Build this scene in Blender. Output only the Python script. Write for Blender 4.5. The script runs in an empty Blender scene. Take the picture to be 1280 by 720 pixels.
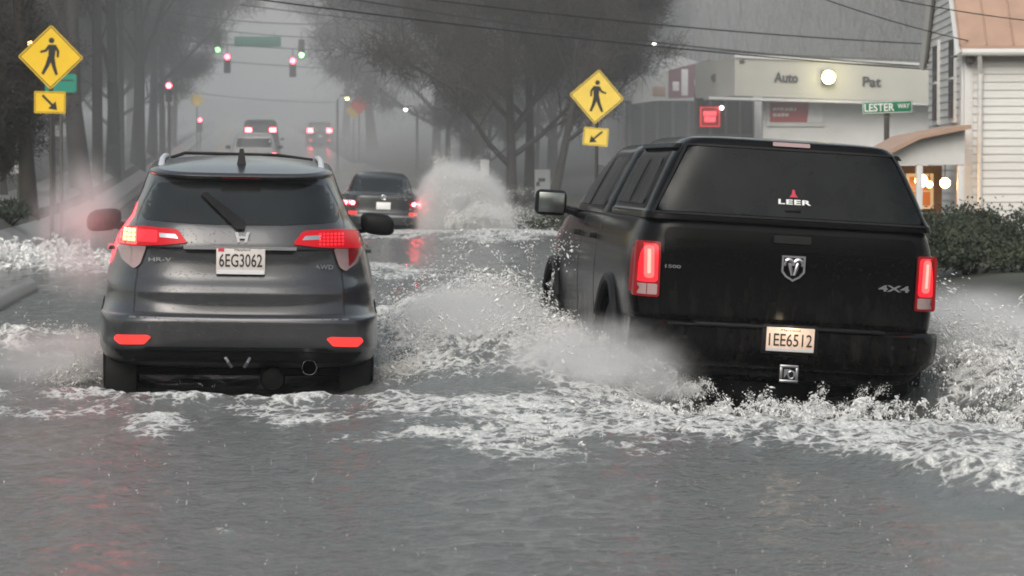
import bpy, bmesh, math, random
import numpy as np
from mathutils import Vector, Matrix
from mathutils.bvhtree import BVHTree

random.seed(7); RNG = np.random.default_rng(11)
SC = bpy.context.scene
COL = SC.collection
R = math.radians

# ------------------------------------------------------------------ camera frame
CAM = Vector((0, 0, 1.45)); FPX = 3600.0
YAW = math.atan(330/3600); PIT = math.atan(155/math.hypot(3600, 330))
FW = Vector((math.sin(YAW)*math.cos(PIT), math.cos(YAW)*math.cos(PIT), -math.sin(PIT)))
RT = Vector((math.cos(YAW), -math.sin(YAW), 0)); UP = RT.cross(FW)
def ray(px, py): return FW*FPX + RT*(px-640) + UP*(360-py)
def P(px, py, Y):
    d = ray(px, py); return CAM + d*(Y/d.y)

# ------------------------------------------------------------------ materials
def new_mat(name):
    m = bpy.data.materials.new(name); m.use_nodes = True
    nt = m.node_tree; b = nt.nodes['Principled BSDF']
    return m, nt, b
def node(nt, t, **kw):
    n = nt.nodes.new(t)
    for k, v in kw.items():
        if k.startswith('i_'): n.inputs[k[2:].replace('_', ' ')].default_value = v
        else: setattr(n, k, v)
    return n
def mat(name, col, rough=.5, metal=0., emit=None, es=0., coat=0., var=0., vscale=8., bump=0., bscale=60., alpha=None, spec=None, trans=0.):
    m, nt, b = new_mat(name); L = nt.links
    b.inputs['Base Color'].default_value = (*col, 1); b.inputs['Roughness'].default_value = rough
    b.inputs['Metallic'].default_value = metal; b.inputs['Coat Weight'].default_value = coat
    b.inputs['Coat Roughness'].default_value = .08
    if spec is not None: b.inputs['Specular IOR Level'].default_value = spec
    if trans: b.inputs['Transmission Weight'].default_value = trans
    if emit: b.inputs['Emission Color'].default_value = (*emit, 1); b.inputs['Emission Strength'].default_value = es
    if var or bump:
        tc = node(nt, 'ShaderNodeTexCoord')
    if var:
        n = node(nt, 'ShaderNodeTexNoise'); n.inputs['Scale'].default_value = vscale; n.inputs['Detail'].default_value = 6
        L.new(tc.outputs['Object'], n.inputs['Vector'])
        mr = node(nt, 'ShaderNodeMapRange'); mr.inputs['From Min'].default_value = .3; mr.inputs['From Max'].default_value = .7
        mr.inputs['To Min'].default_value = 1-var; mr.inputs['To Max'].default_value = 1+var
        L.new(n.outputs['Fac'], mr.inputs['Value'])
        mx = node(nt, 'ShaderNodeVectorMath', operation='SCALE'); mx.inputs[0].default_value = col
        L.new(mr.outputs['Result'], mx.inputs['Scale']); L.new(mx.outputs[0], b.inputs['Base Color'])
        rr = node(nt, 'ShaderNodeMapRange'); rr.inputs['To Min'].default_value = max(0, rough-.12); rr.inputs['To Max'].default_value = min(1, rough+.15)
        L.new(n.outputs['Fac'], rr.inputs['Value']); L.new(rr.outputs['Result'], b.inputs['Roughness'])
    if bump:
        n2 = node(nt, 'ShaderNodeTexNoise'); n2.inputs['Scale'].default_value = bscale; n2.inputs['Detail'].default_value = 4
        L.new(tc.outputs['Object'], n2.inputs['Vector'])
        bp = node(nt, 'ShaderNodeBump'); bp.inputs['Strength'].default_value = bump; bp.inputs['Distance'].default_value = .01
        L.new(n2.outputs['Fac'], bp.inputs['Height']); L.new(bp.outputs['Normal'], b.inputs['Normal'])
    return m
def emis(name, col, s, base=None):
    return mat(name, base or tuple(.3*c for c in col), .3, emit=col, es=s*1.8)

def paint(name, col, rough, metal, coat, spec=.5):
    """wet car paint: rain beads in the bump, road dirt splashed up from below"""
    m, nt, b = new_mat(name); L = nt.links; tc = node(nt, 'ShaderNodeTexCoord')
    b.inputs['Metallic'].default_value = metal; b.inputs['Coat Weight'].default_value = coat; b.inputs['Coat Roughness'].default_value = .1; b.inputs['Specular IOR Level'].default_value = spec
    vo = node(nt, 'ShaderNodeTexVoronoi', feature='F1'); vo.inputs['Scale'].default_value = 75; L.new(tc.outputs['Object'], vo.inputs['Vector'])
    bd = node(nt, 'ShaderNodeMapRange', interpolation_type='SMOOTHSTEP'); bd.inputs['From Min'].default_value = .32; bd.inputs['From Max'].default_value = .08; L.new(vo.outputs['Distance'], bd.inputs['Value'])
    sp = node(nt, 'ShaderNodeSeparateColor'); L.new(vo.outputs['Color'], sp.inputs[0])
    gt = node(nt, 'ShaderNodeMath', operation='GREATER_THAN'); gt.inputs[1].default_value = .62; L.new(sp.outputs[0], gt.inputs[0])
    mu = node(nt, 'ShaderNodeMath', operation='MULTIPLY'); L.new(bd.outputs[0], mu.inputs[0]); L.new(gt.outputs[0], mu.inputs[1])
    bp = node(nt, 'ShaderNodeBump'); bp.inputs['Strength'].default_value = .35; bp.inputs['Distance'].default_value = .004; L.new(mu.outputs[0], bp.inputs['Height'])
    L.new(bp.outputs[0], b.inputs['Normal']); L.new(bp.outputs[0], b.inputs['Coat Normal'])
    sx = node(nt, 'ShaderNodeSeparateXYZ'); L.new(tc.outputs['Object'], sx.inputs[0])
    mp = node(nt, 'ShaderNodeMapping'); mp.inputs['Scale'].default_value = (9, 9, 2.2); L.new(tc.outputs['Object'], mp.inputs['Vector'])
    n = node(nt, 'ShaderNodeTexNoise'); n.inputs['Scale'].default_value = 1.6; n.inputs['Detail'].default_value = 8; n.inputs['Roughness'].default_value = .7; L.new(mp.outputs[0], n.inputs['Vector'])
    hz = node(nt, 'ShaderNodeMapRange'); hz.inputs['From Min'].default_value = .75; hz.inputs['From Max'].default_value = .0; hz.inputs['To Max'].default_value = .9; L.new(sx.outputs[2], hz.inputs['Value'])
    nn = node(nt, 'ShaderNodeMapRange'); nn.inputs['From Min'].default_value = .45; nn.inputs['From Max'].default_value = .75; L.new(n.outputs['Fac'], nn.inputs['Value'])
    dm = node(nt, 'ShaderNodeMath', operation='MULTIPLY'); L.new(hz.outputs[0], dm.inputs[0]); L.new(nn.outputs[0], dm.inputs[1])
    mc = node(nt, 'ShaderNodeMix', data_type='RGBA'); mc.inputs[6].default_value = (*col, 1); mc.inputs[7].default_value = (col[0]*.6+.028, col[1]*.6+.025, col[2]*.6+.021, 1); L.new(dm.outputs[0], mc.inputs[0]); L.new(mc.outputs[2], b.inputs['Base Color'])
    rr = node(nt, 'ShaderNodeMapRange'); rr.inputs['To Min'].default_value = rough; rr.inputs['To Max'].default_value = .6; L.new(dm.outputs[0], rr.inputs['Value']); L.new(rr.outputs[0], b.inputs['Roughness'])
    return m
M = {}
M['grey_paint'] = paint('wet_grey_paint', (.036, .037, .042), .30, .35, .7)
M['black_paint'] = paint('wet_black_paint', (.0022, .0023, .0025), .16, 0, 0, .13)
M['sedan_paint'] = mat('sedan_paint', (.03, .033, .036), .3, .3, coat=.6)
M['white_paint'] = mat('white_paint', (.85, .85, .85), .35, coat=.5, var=.06)
M['dark_paint'] = mat('dark_paint', (.012, .013, .015), .35, spec=.25)
M['plastic'] = mat('black_plastic', (.008, .008, .0085), .5, spec=.2, var=.2, bump=.15, bscale=90)
M['under'] = mat('underbody', (.006, .006, .006), .7, spec=.1, var=.3)
M['rubber'] = mat('tyre_rubber', (.009, .009, .009), .7, spec=.15, bump=.3, bscale=50)
M['rim'] = mat('alloy_rim', (.35, .35, .36), .35, .9)
M['chrome'] = mat('chrome', (.75, .75, .76), .16, 1)
M['dullchrome'] = mat('dull_chrome', (.5, .5, .52), .3, 1)
M['dimchrome'] = mat('dim_chrome', (.20, .20, .21), .4, .6)
M['silver'] = mat('silver_rail', (.62, .63, .65), .4, .4)
M['glass'] = mat('dark_glass', (.010, .012, .012), .12, 0, var=.3, vscale=4, bump=.06, bscale=140, spec=.5)
M['capglass'] = mat('tinted_cap_glass', (.005, .0068, .0068), .17, 0, var=.35, vscale=5, bump=.12, bscale=130, spec=.2)
M['mirrorglass'] = mat('mirror_glass', (.16, .175, .175), .2, .8)
M['red_lens'] = mat('red_lens', (.26, .006, .010), .35, spec=.2, emit=(1, .012, .025), es=.30)
M['red_dim'] = mat('red_lens_dim', (.18, .006, .009), .3, spec=.25, emit=(1, .02, .03), es=.04)
M['red_glow'] = emis('brake_light_glow', (1, .018, .03), .62)
M['red_hot'] = emis('brake_light_bright', (1, .06, .055), 1.5)
M['red_white'] = emis('brake_light_core', (1, .20, .08), 4.0)
M['red_core'] = emis('brake_light_filament', (1, .16, .13), 1.7)
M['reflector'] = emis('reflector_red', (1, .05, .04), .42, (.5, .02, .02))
M['clear_lens'] = mat('clear_lens', (.34, .24, .24), .2, coat=.3)
M['plate'] = mat('plate_white', (.55, .51, .49), .5, var=.08, vscale=20)
M['plate_lamplit'] = mat('plate_lamplit', (.66, .52, .42), .5, var=.12, vscale=20, emit=(1, .62, .42), es=.12)  # plate lamp's warm light put into the base colour and emission
M['ink'] = mat('plate_ink', (.02, .018, .016), .6)
M['white_mark'] = mat('white_mark', (.75, .75, .75), .5)
M['red_mark'] = mat('red_mark', (.5, .02, .06), .5)
M['yellow'] = mat('sign_yellow', (.78, .50, .015), .45, var=.05, vscale=4, emit=(.9, .6, .02), es=.02)
M['yellow_pale'] = mat('sign_yellow_pale', (.78, .56, .09), .45, var=.07, vscale=4)
M['sign_black'] = mat('sign_black', (.012, .012, .012), .5)
M['green_sign'] = mat('sign_green', (.008, .16, .09), .45)
M['teal_sign'] = mat('sign_teal', (.01, .22, .15), .45)
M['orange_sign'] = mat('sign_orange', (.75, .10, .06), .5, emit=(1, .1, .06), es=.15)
M['steel'] = mat('galvanised_post', (.10, .10, .095), .5, .4, var=.2)
M['darkpost'] = mat('dark_post', (.035, .033, .03), .6, var=.2)
M['wood_pole'] = mat('wood_pole', (.05, .043, .037), .85, var=.3, vscale=5, bump=.4, bscale=20)
M['bark'] = mat('wet_bark', (.032, .028, .024), .85, var=.35, vscale=3, bump=.6, bscale=14)
M['twig'] = mat('twigs', (.034, .030, .026), .9, var=.3, vscale=.6)
M['deadleaf'] = mat('fine_twigs', (.050, .044, .038), .9, var=.45, vscale=.8)
M['woods'] = mat('far_wood_branches', (.058, .044, .034), .9, var=.6, vscale=.12)
M['evergreen'] = mat('evergreen_leaves', (.018, .026, .016), .8, var=.5, vscale=1.5)
M['bush'] = mat('bush_leaves', (.035, .046, .026), .8, var=.5, vscale=2.5)
M['wire'] = mat('wire', (.012, .012, .012), .6)
M['siding'] = mat('vinyl_siding', (.60, .60, .585), .5, var=.08, vscale=1.2)
M['trimwhite'] = mat('white_trim', (.60, .60, .59), .5, var=.04)
M['roof_tan'] = mat('tan_metal_roof', (.40, .26, .19), .5, var=.12, vscale=2)
M['fascia'] = mat('cream_fascia', (.50, .495, .45), .6, var=.06, vscale=1)
M['wallgrey'] = mat('pale_grey_wall', (.68, .68, .68), .7, var=.08, vscale=1.5)
M['storeglass'] = mat('dark_storefront', (.03, .032, .034), .2, var=.3, vscale=1)
M['maroon'] = mat('maroon_panel', (.17, .055, .085), .6, var=.12, vscale=1)
M['banner_red'] = mat('banner_red', (.42, .04, .055), .5)
M['letter'] = mat('dark_letters', (.05, .05, .05), .5)
M['lamp_warm'] = emis('lamp_warm', (1, .52, .16), 16)
M['lamp_glow'] = emis('lit_window', (1, .33, .08), .10)
M['lamp_yel'] = emis('floodlight', (1, .93, .38), 8)
M['lamp_white'] = emis('lamp_white', (1, .97, .9), 5)
M['neon'] = emis('red_neon', (1, .08, .10), .9)
M['sig_red'] = emis('signal_red', (1, .07, .10), 12)
M['sig_green'] = emis('signal_green', (.35, 1, .35), 4)
M['sig_off'] = mat('signal_off', (.03, .03, .03), .4)
M['housing'] = mat('signal_housing', (.06, .055, .03), .6)
M['far_red'] = emis('far_brake', (1, .07, .09), 24)
M['concrete'] = mat('wet_concrete', (.22, .22, .21), .35, var=.2, vscale=1.2, bump=.2, bscale=30)
M['asphalt'] = mat('wet_asphalt', (.05, .05, .052), .22, var=.25, vscale=.6, bump=.15, bscale=40)
M['line_white'] = mat('line_white', (.55, .55, .53), .4, var=.2, vscale=3)
M['line_yellow'] = mat('line_yellow', (.5, .33, .05), .4, var=.2, vscale=3)
M['soil'] = mat('verge_ground', (.045, .048, .036), .9, var=.5, vscale=.7, bump=.6, bscale=6)
M['drop'] = mat('water_drops', (.80, .80, .79), .3, spec=.5)
M['drop_d'] = mat('murky_drops', (.62, .61, .585), .3, spec=.5)
M['interior'] = mat('dark_interior', (.10, .075, .06), .8, var=.5, vscale=2.5)

# ------------------------------------------------------------------ object helpers
def finish(o, name, m, parent, angle=35):
    me = o.data
    if m is not None:
        for k in (m if isinstance(m, (list, tuple)) else [m]): me.materials.append(k)
    me.shade_smooth()
    if angle < 180: me.set_sharp_from_angle(angle=R(angle))
    if parent is not None: o.parent = parent
    return o
def obj(name, bm, m, parent=None, angle=35, loc=None):
    me = bpy.data.meshes.new(name)
    bmesh.ops.recalc_face_normals(bm, faces=bm.faces[:])
    bm.to_mesh(me); bm.free()
    o = bpy.data.objects.new(name, me); COL.objects.link(o)
    if loc is not None: o.location = loc
    return finish(o, name, m, parent, angle)
def np_obj(name, v, f, m, parent=None, angle=180, attrs=None):
    v = np.asarray(v, np.float32); f = np.asarray(f, np.int32); k = f.shape[1]
    me = bpy.data.meshes.new(name)
    me.vertices.add(len(v)); me.vertices.foreach_set('co', v.ravel())
    me.loops.add(f.size); me.loops.foreach_set('vertex_index', f.ravel())
    me.polygons.add(len(f)); me.polygons.foreach_set('loop_start', np.arange(0, f.size, k, dtype=np.int32))
    me.update(calc_edges=True)
    if attrs:
        for a, d in attrs.items():
            at = me.attributes.new(a, 'FLOAT', 'POINT'); at.data.foreach_set('value', np.asarray(d, np.float32).ravel())
    o = bpy.data.objects.new(name, me); COL.objects.link(o)
    if m is not None: me.materials.append(m)
    if angle > 0: me.shade_smooth()
    if parent is not None: o.parent = parent
    return o
def tag(o, label=None, cat=None, group=None, kind=None):
    if label: o['label'] = label
    if cat: o['category'] = cat
    if group: o['group'] = group
    if kind: o['kind'] = kind
    return o
def thing(name, loc, label, cat, group=None, rot=(0, 0, 0)):
    o = bpy.data.objects.new(name, None); COL.objects.link(o); o.location = loc; o.rotation_euler = rot
    o.empty_display_size = .2
    return tag(o, label, cat, group)
def copy_tree(o, parent=None):
    c = o.copy(); COL.objects.link(c)
    if parent is not None: c.parent = parent
    for ch in list(o.children): copy_tree(ch, c)
    return c

def box(bm, c, s, bev=0., rot=None, seg=2):
    mtx = Matrix.Translation(c)
    if rot is not None: mtx = mtx @ rot.to_4x4()
    mtx = mtx @ Matrix.Diagonal((*s, 1))
    r = bmesh.ops.create_cube(bm, size=1, matrix=mtx)
    if bev:
        es = list({e for v in r['verts'] for e in v.link_edges})
        bmesh.ops.bevel(bm, geom=es, offset=bev, segments=seg, affect='EDGES', profile=.5)
    return bm
def tube(bm, pts, rad, n=8, cap=True):
    pts = [Vector(p) for p in pts]
    if not isinstance(rad, (list, tuple)): rad = [rad]*len(pts)
    rings = []
    for i, p in enumerate(pts):
        d = (pts[min(i+1, len(pts)-1)] - pts[max(i-1, 0)]).normalized()
        a = Vector((0, 0, 1)) if abs(d.z) < .9 else Vector((1, 0, 0))
        u = d.cross(a).normalized(); w = u.cross(d)
        rings.append([bm.verts.new(p + (u*math.cos(2*math.pi*k/n) + w*math.sin(2*math.pi*k/n))*rad[i]) for k in range(n)])
    for a, b in zip(rings, rings[1:]):
        for k in range(n): bm.faces.new((a[k], a[(k+1) % n], b[(k+1) % n], b[k]))
    if cap:
        bm.faces.new(rings[0][::-1]); bm.faces.new(rings[-1])
    return bm
def lathe(bm, prof, axis='x', c=(0, 0, 0), n=40):
    c = Vector(c); rings = []
    for (a, r) in prof:
        ring = []
        for k in range(n):
            t = 2*math.pi*k/n; p, q = r*math.cos(t), r*math.sin(t)
            ring.append(bm.verts.new(c + (Vector((a, p, q)) if axis == 'x' else Vector((p, a, q)) if axis == 'y' else Vector((p, q, a)))))
        rings.append(ring)
    for a, b in zip(rings, rings[1:]):
        for k in range(n): bm.faces.new((a[k], a[(k+1) % n], b[(k+1) % n], b[k]))
    if prof[0][1] > 0: bm.faces.new(rings[0])
    if prof[-1][1] > 0: bm.faces.new(rings[-1])
    return bm
def prism(bm, poly, plane, a, b):
    """poly 2d, plane 'xz' extruded in y from a to b, 'yz' in x, 'xy' in z"""
    def q(p, t): return (p[0], t, p[1]) if plane == 'xz' else (t, p[0], p[1]) if plane == 'yz' else (p[0], p[1], t)
    A = [bm.verts.new(q(p, a)) for p in poly]; B = [bm.verts.new(q(p, b)) for p in poly]
    n = len(poly)
    bm.faces.new(A); bm.faces.new(B[::-1])
    for k in range(n): bm.faces.new((A[k], A[(k+1) % n], B[(k+1) % n], B[k]))
    return bm
def round_poly(pts, r, n=4):
    out = []; N = len(pts)
    rs = r if isinstance(r, (list, tuple)) else [r]*N
    for i in range(N):
        p = Vector(pts[i]).to_2d(); a = Vector(pts[i-1]).to_2d(); b = Vector(pts[(i+1) % N]).to_2d()
        da, db = (a-p), (b-p); rr = min(rs[i], da.length*.45, db.length*.45)
        if rr < 1e-5: out.append(tuple(p)); continue
        p0, p1 = p + da.normalized()*rr, p + db.normalized()*rr
        for k in range(n+1):
            t = k/n; out.append(tuple(p0*(1-t)**2 + p*2*t*(1-t) + p1*t*t))
    return out
def text(s, w, h, name, m, parent, loc, rot=(R(90), 0, 0), ext=.002, bold=0., spacing=1.):
    cu = bpy.data.curves.new(name, 'FONT'); cu.body = s; cu.size = 1; cu.extrude = 0; cu.offset = bold; cu.space_character = spacing
    cu.align_x = 'CENTER'; cu.resolution_u = 3
    t = bpy.data.objects.new(name, cu); COL.objects.link(t)
    dg = bpy.context.evaluated_depsgraph_get()
    me = bpy.data.meshes.new_from_object(t.evaluated_get(dg)); bpy.data.objects.remove(t); bpy.data.curves.remove(cu)
    n = len(me.vertices); co = np.empty(n*3, np.float32); me.vertices.foreach_get('co', co); co = co.reshape(-1, 3)
    mn, mx = co.min(0), co.max(0); cen = (mn+mx)/2
    co -= cen; co[:, 0] *= w/max(1e-6, mx[0]-mn[0]); co[:, 1] *= h/max(1e-6, mx[1]-mn[1])
    me.vertices.foreach_set('co', co.ravel())
    bm = bmesh.new(); bm.from_mesh(me); bpy.data.meshes.remove(me)
    g = bmesh.ops.extrude_face_region(bm, geom=bm.faces[:])
    bmesh.ops.translate(bm, vec=(0, 0, ext), verts=[e for e in g['geom'] if isinstance(e, bmesh.types.BMVert)])
    o = obj(name, bm, m, parent); o.location = loc; o.rotation_euler = rot
    return o

# ---- parts that follow the surface of a body
AX = {'rear': (lambda u, v: Vector((u, -3, v)), Vector((0, 1, 0))), 'left': (lambda u, v: Vector((-4, u, v)), Vector((1, 0, 0))),
      'right': (lambda u, v: Vector((4, u, v)), Vector((-1, 0, 0))), 'top': (lambda u, v: Vector((u, v, 4)), Vector((0, 0, -1)))}
def patch(bvh, outline, axis, name, m, parent, off=.004, depth=.02, step=.035, angle=40, clamp=None):
    org, d = AX[axis]; bm = bmesh.new()
    bm.faces.new([bm.verts.new((u, v, 0)) for u, v in outline])
    us = [p[0] for p in outline]; vs = [p[1] for p in outline]
    for ax, lo, hi in ((0, min(us), max(us)), (1, min(vs), max(vs))):
        k = int((hi-lo)/step)
        for i in range(1, k+1):
            co = [0, 0, 0]; co[ax] = lo + (hi-lo)*i/(k+1); no = [0, 0, 0]; no[ax] = 1
            bmesh.ops.bisect_plane(bm, geom=bm.verts[:]+bm.edges[:]+bm.faces[:], plane_co=co, plane_no=no)
    bmesh.ops.triangulate(bm, faces=[f for f in bm.faces if len(f.verts) > 4])
    bm.verts.index_update()
    last = 3.0; front = {}
    vl = list(bm.verts); dist = {}
    for v in vl:
        hit = bvh.ray_cast(org(v.co.x, v.co.y), d)
        dist[v] = hit[3] if hit[0] is not None else None
    known = [(v.co.x, v.co.y, dist[v]) for v in vl if dist[v] is not None]
    for v in vl:
        if dist[v] is None:
            dist[v] = min(known, key=lambda k: (k[0]-v.co.x)**2+(k[1]-v.co.y)**2)[2] if known else 3
    if clamp:
        lo = min(dist.values())
        for v in vl: dist[v] = min(dist[v], lo+clamp)
    bnd = [e for e in bm.edges if e.is_boundary]
    pos = {v: org(v.co.x, v.co.y) + d*(dist[v]-off) for v in vl}
    back = {}
    for e in bnd:
        for v in e.verts:
            if v not in back: back[v] = bm.verts.new(pos[v] + d*(off+depth))
    for v in vl: v.co = pos[v]
    for e in bnd:
        a, b = e.verts
        bm.faces.new((a, b, back[b], back[a]))
    return obj(name, bm, m, parent, angle)
def ribbon(bvh, line, axis, w, name, m, parent, off=.002, depth=.004, step=.04):
    pts = [Vector(p) for p in line]; L_, R_ = [], []
    for i, p in enumerate(pts):
        d = (pts[min(i+1, len(pts)-1)]-pts[max(i-1, 0)]).normalized(); n = Vector((-d.y, d.x))*w/2
        L_.append(tuple(p+n)); R_.append(tuple(p-n))
    return patch(bvh, L_+R_[::-1], axis, name, m, parent, off, depth, step)

# ---- lofted vehicle bodies
def pchip(x, Y, xs):
    h = np.diff(x); dl = np.diff(Y)/h; n = len(x); mm = np.zeros(n)
    for i in range(1, n-1):
        if dl[i-1]*dl[i] > 0: mm[i] = 2*dl[i-1]*dl[i]/(dl[i-1]+dl[i])
    mm[0], mm[-1] = dl[0], dl[-1]
    k = np.clip(np.searchsorted(x, xs, 'right')-1, 0, n-2); t = (xs-x[k])/h[k]
    return (Y[k]*(2*t**3-3*t**2+1) + mm[k]*h[k]*(t**3-2*t**2+t) + Y[k+1]*(3*t**2-2*t**3) + mm[k+1]*h[k]*(t**3-t**2))
U_ = np.linspace(0, 2*np.pi, 3001)
def ring(w, yr, yf, nr, nf, N):
    s, c = np.sin(U_), -np.cos(U_); yc, Lh = (yr+yf)/2, (yf-yr)/2
    n = np.where(c < 0, nr, nf)
    x = w*np.sign(s)*np.abs(s)**(2/n); y = yc + Lh*np.sign(c)*np.abs(c)**(2/n)
    d = np.r_[0, np.cumsum(np.hypot(np.diff(x), np.diff(y)))]
    t = np.linspace(0, d[-1], N+1)[:-1]
    return np.interp(t, d, x), np.interp(t, d, y)
def loft_body(keys, N=176, sub=5, roof=None, crown=.04, bottom=True):
    K = np.array(keys, float); M_ = len(K); xs = np.linspace(0, M_-1, (M_-1)*sub+1)
    Kf = np.stack([pchip(np.arange(M_, dtype=float), K[:, j], xs) for j in range(7)], 1)
    roof = roof or (lambda y: 0*y)
    V = []
    for (z, w, yr, yf, nr, nf, b) in Kf:
        x, y = ring(w, yr, yf, nr, nf, N); V.append(np.stack([x, y, z+b*roof(y)], 1))
    z, w, yr, yf, nr, nf, b = Kf[-1]; base = V[-1]; c = np.array([0, (yr+yf)/2])
    for s in (.985, .95, .88, .76, .6, .4, .2, .05):
        q = c + (base[:, :2]-c)*s
        V.append(np.stack([q[:, 0], q[:, 1], z+b*roof(q[:, 1])+crown*(1-s**2.2)], 1))
    A = np.concatenate(V); nr_ = len(V)
    F = []
    for i in range(nr_-1):
        a = np.arange(N)+i*N; bq = np.roll(np.arange(N), -1)+i*N
        F.append(np.stack([a, bq, bq+N, a+N], 1))
    F = np.concatenate(F).tolist()
    F.append(list(range((nr_-1)*N, nr_*N)))
    F.append(list(range(N))[::-1])
    me = bpy.data.meshes.new('body'); me.from_pydata(A.tolist(), [], F); me.update()
    return me
def cut_arches(me, arches, xin, xout):
    """arches: (y, z, r) -> wheel wells cut through both sides"""
    o = bpy.data.objects.new('tmp', me); COL.objects.link(o); cut = []
    for (y, z, r) in arches:
        for s in (-1, 1):
            bm = bmesh.new(); lathe(bm, [(s*xin, r), (s*xout, r)], 'x', (0, y, z), 40)
            bmesh.ops.recalc_face_normals(bm, faces=bm.faces[:])
            cm = bpy.data.meshes.new('c'); bm.to_mesh(cm); bm.free()
            c = bpy.data.objects.new('c', cm); COL.objects.link(c); cut.append(c)
            md = o.modifiers.new('b', 'BOOLEAN'); md.operation = 'DIFFERENCE'; md.object = c; md.solver = 'EXACT'
    dg = bpy.context.evaluated_depsgraph_get()
    res = bpy.data.meshes.new_from_object(o.evaluated_get(dg))
    for c in cut:
        cm = c.data; bpy.data.objects.remove(c); bpy.data.meshes.remove(cm)
    bpy.data.objects.remove(o); bpy.data.meshes.remove(me)
    return res
def bvh_of(me):
    return BVHTree.FromPolygons([v.co.copy() for v in me.vertices], [tuple(p.vertices) for p in me.polygons])
def mesh_obj(name, me, m, parent, angle=32):
    me.name = name; me.materials.clear()
    o = bpy.data.objects.new(name, me); COL.objects.link(o)
    return finish(o, name, m, parent, angle)
def wheel(parent, x, y, z, r, w, spokes=5):
    s = 1 if x > 0 else -1
    bm = bmesh.new(); h = w/2
    lathe(bm, [(-h*.8, r*.62), (-h, r*.72), (-h, r*.9), (-h*.8, r*.985), (-h*.4, r), (h*.4, r), (h*.8, r*.985), (h, r*.9), (h, r*.72), (h*.8, r*.62)], 'x')
    t = obj('tyre', bm, M['rubber'], None, 30)
    bm = bmesh.new()
    lathe(bm, [(-h*.7, r*.64), (-h*.7, r*.58), (h*.7, r*.58), (h*.7, r*.64)], 'x', n=32)
    lathe(bm, [(s*h*.55, .001), (s*h*.6, r*.14), (s*h*.3, r*.16)], 'x', n=20)
    for k in range(spokes):
        a = 2*math.pi*k/spokes; rot = Matrix.Rotation(a, 3, 'X')
        box(bm, rot @ Vector((s*h*.45, 0, r*.36)), (.03, r*.16, r*.48), .006, rot)
    rim = obj('rim', bm, M['rim'], None, 30)
    wn = bpy.data.objects.new('wheel', None); COL.objects.link(wn); wn.location = (x, y, z); wn.parent = parent
    wn.empty_display_size = .1
    t.parent = wn; rim.parent = wn
    return wn
def mirror_x(pts): return [(-p[0], p[1]) for p in pts][::-1]

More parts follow.
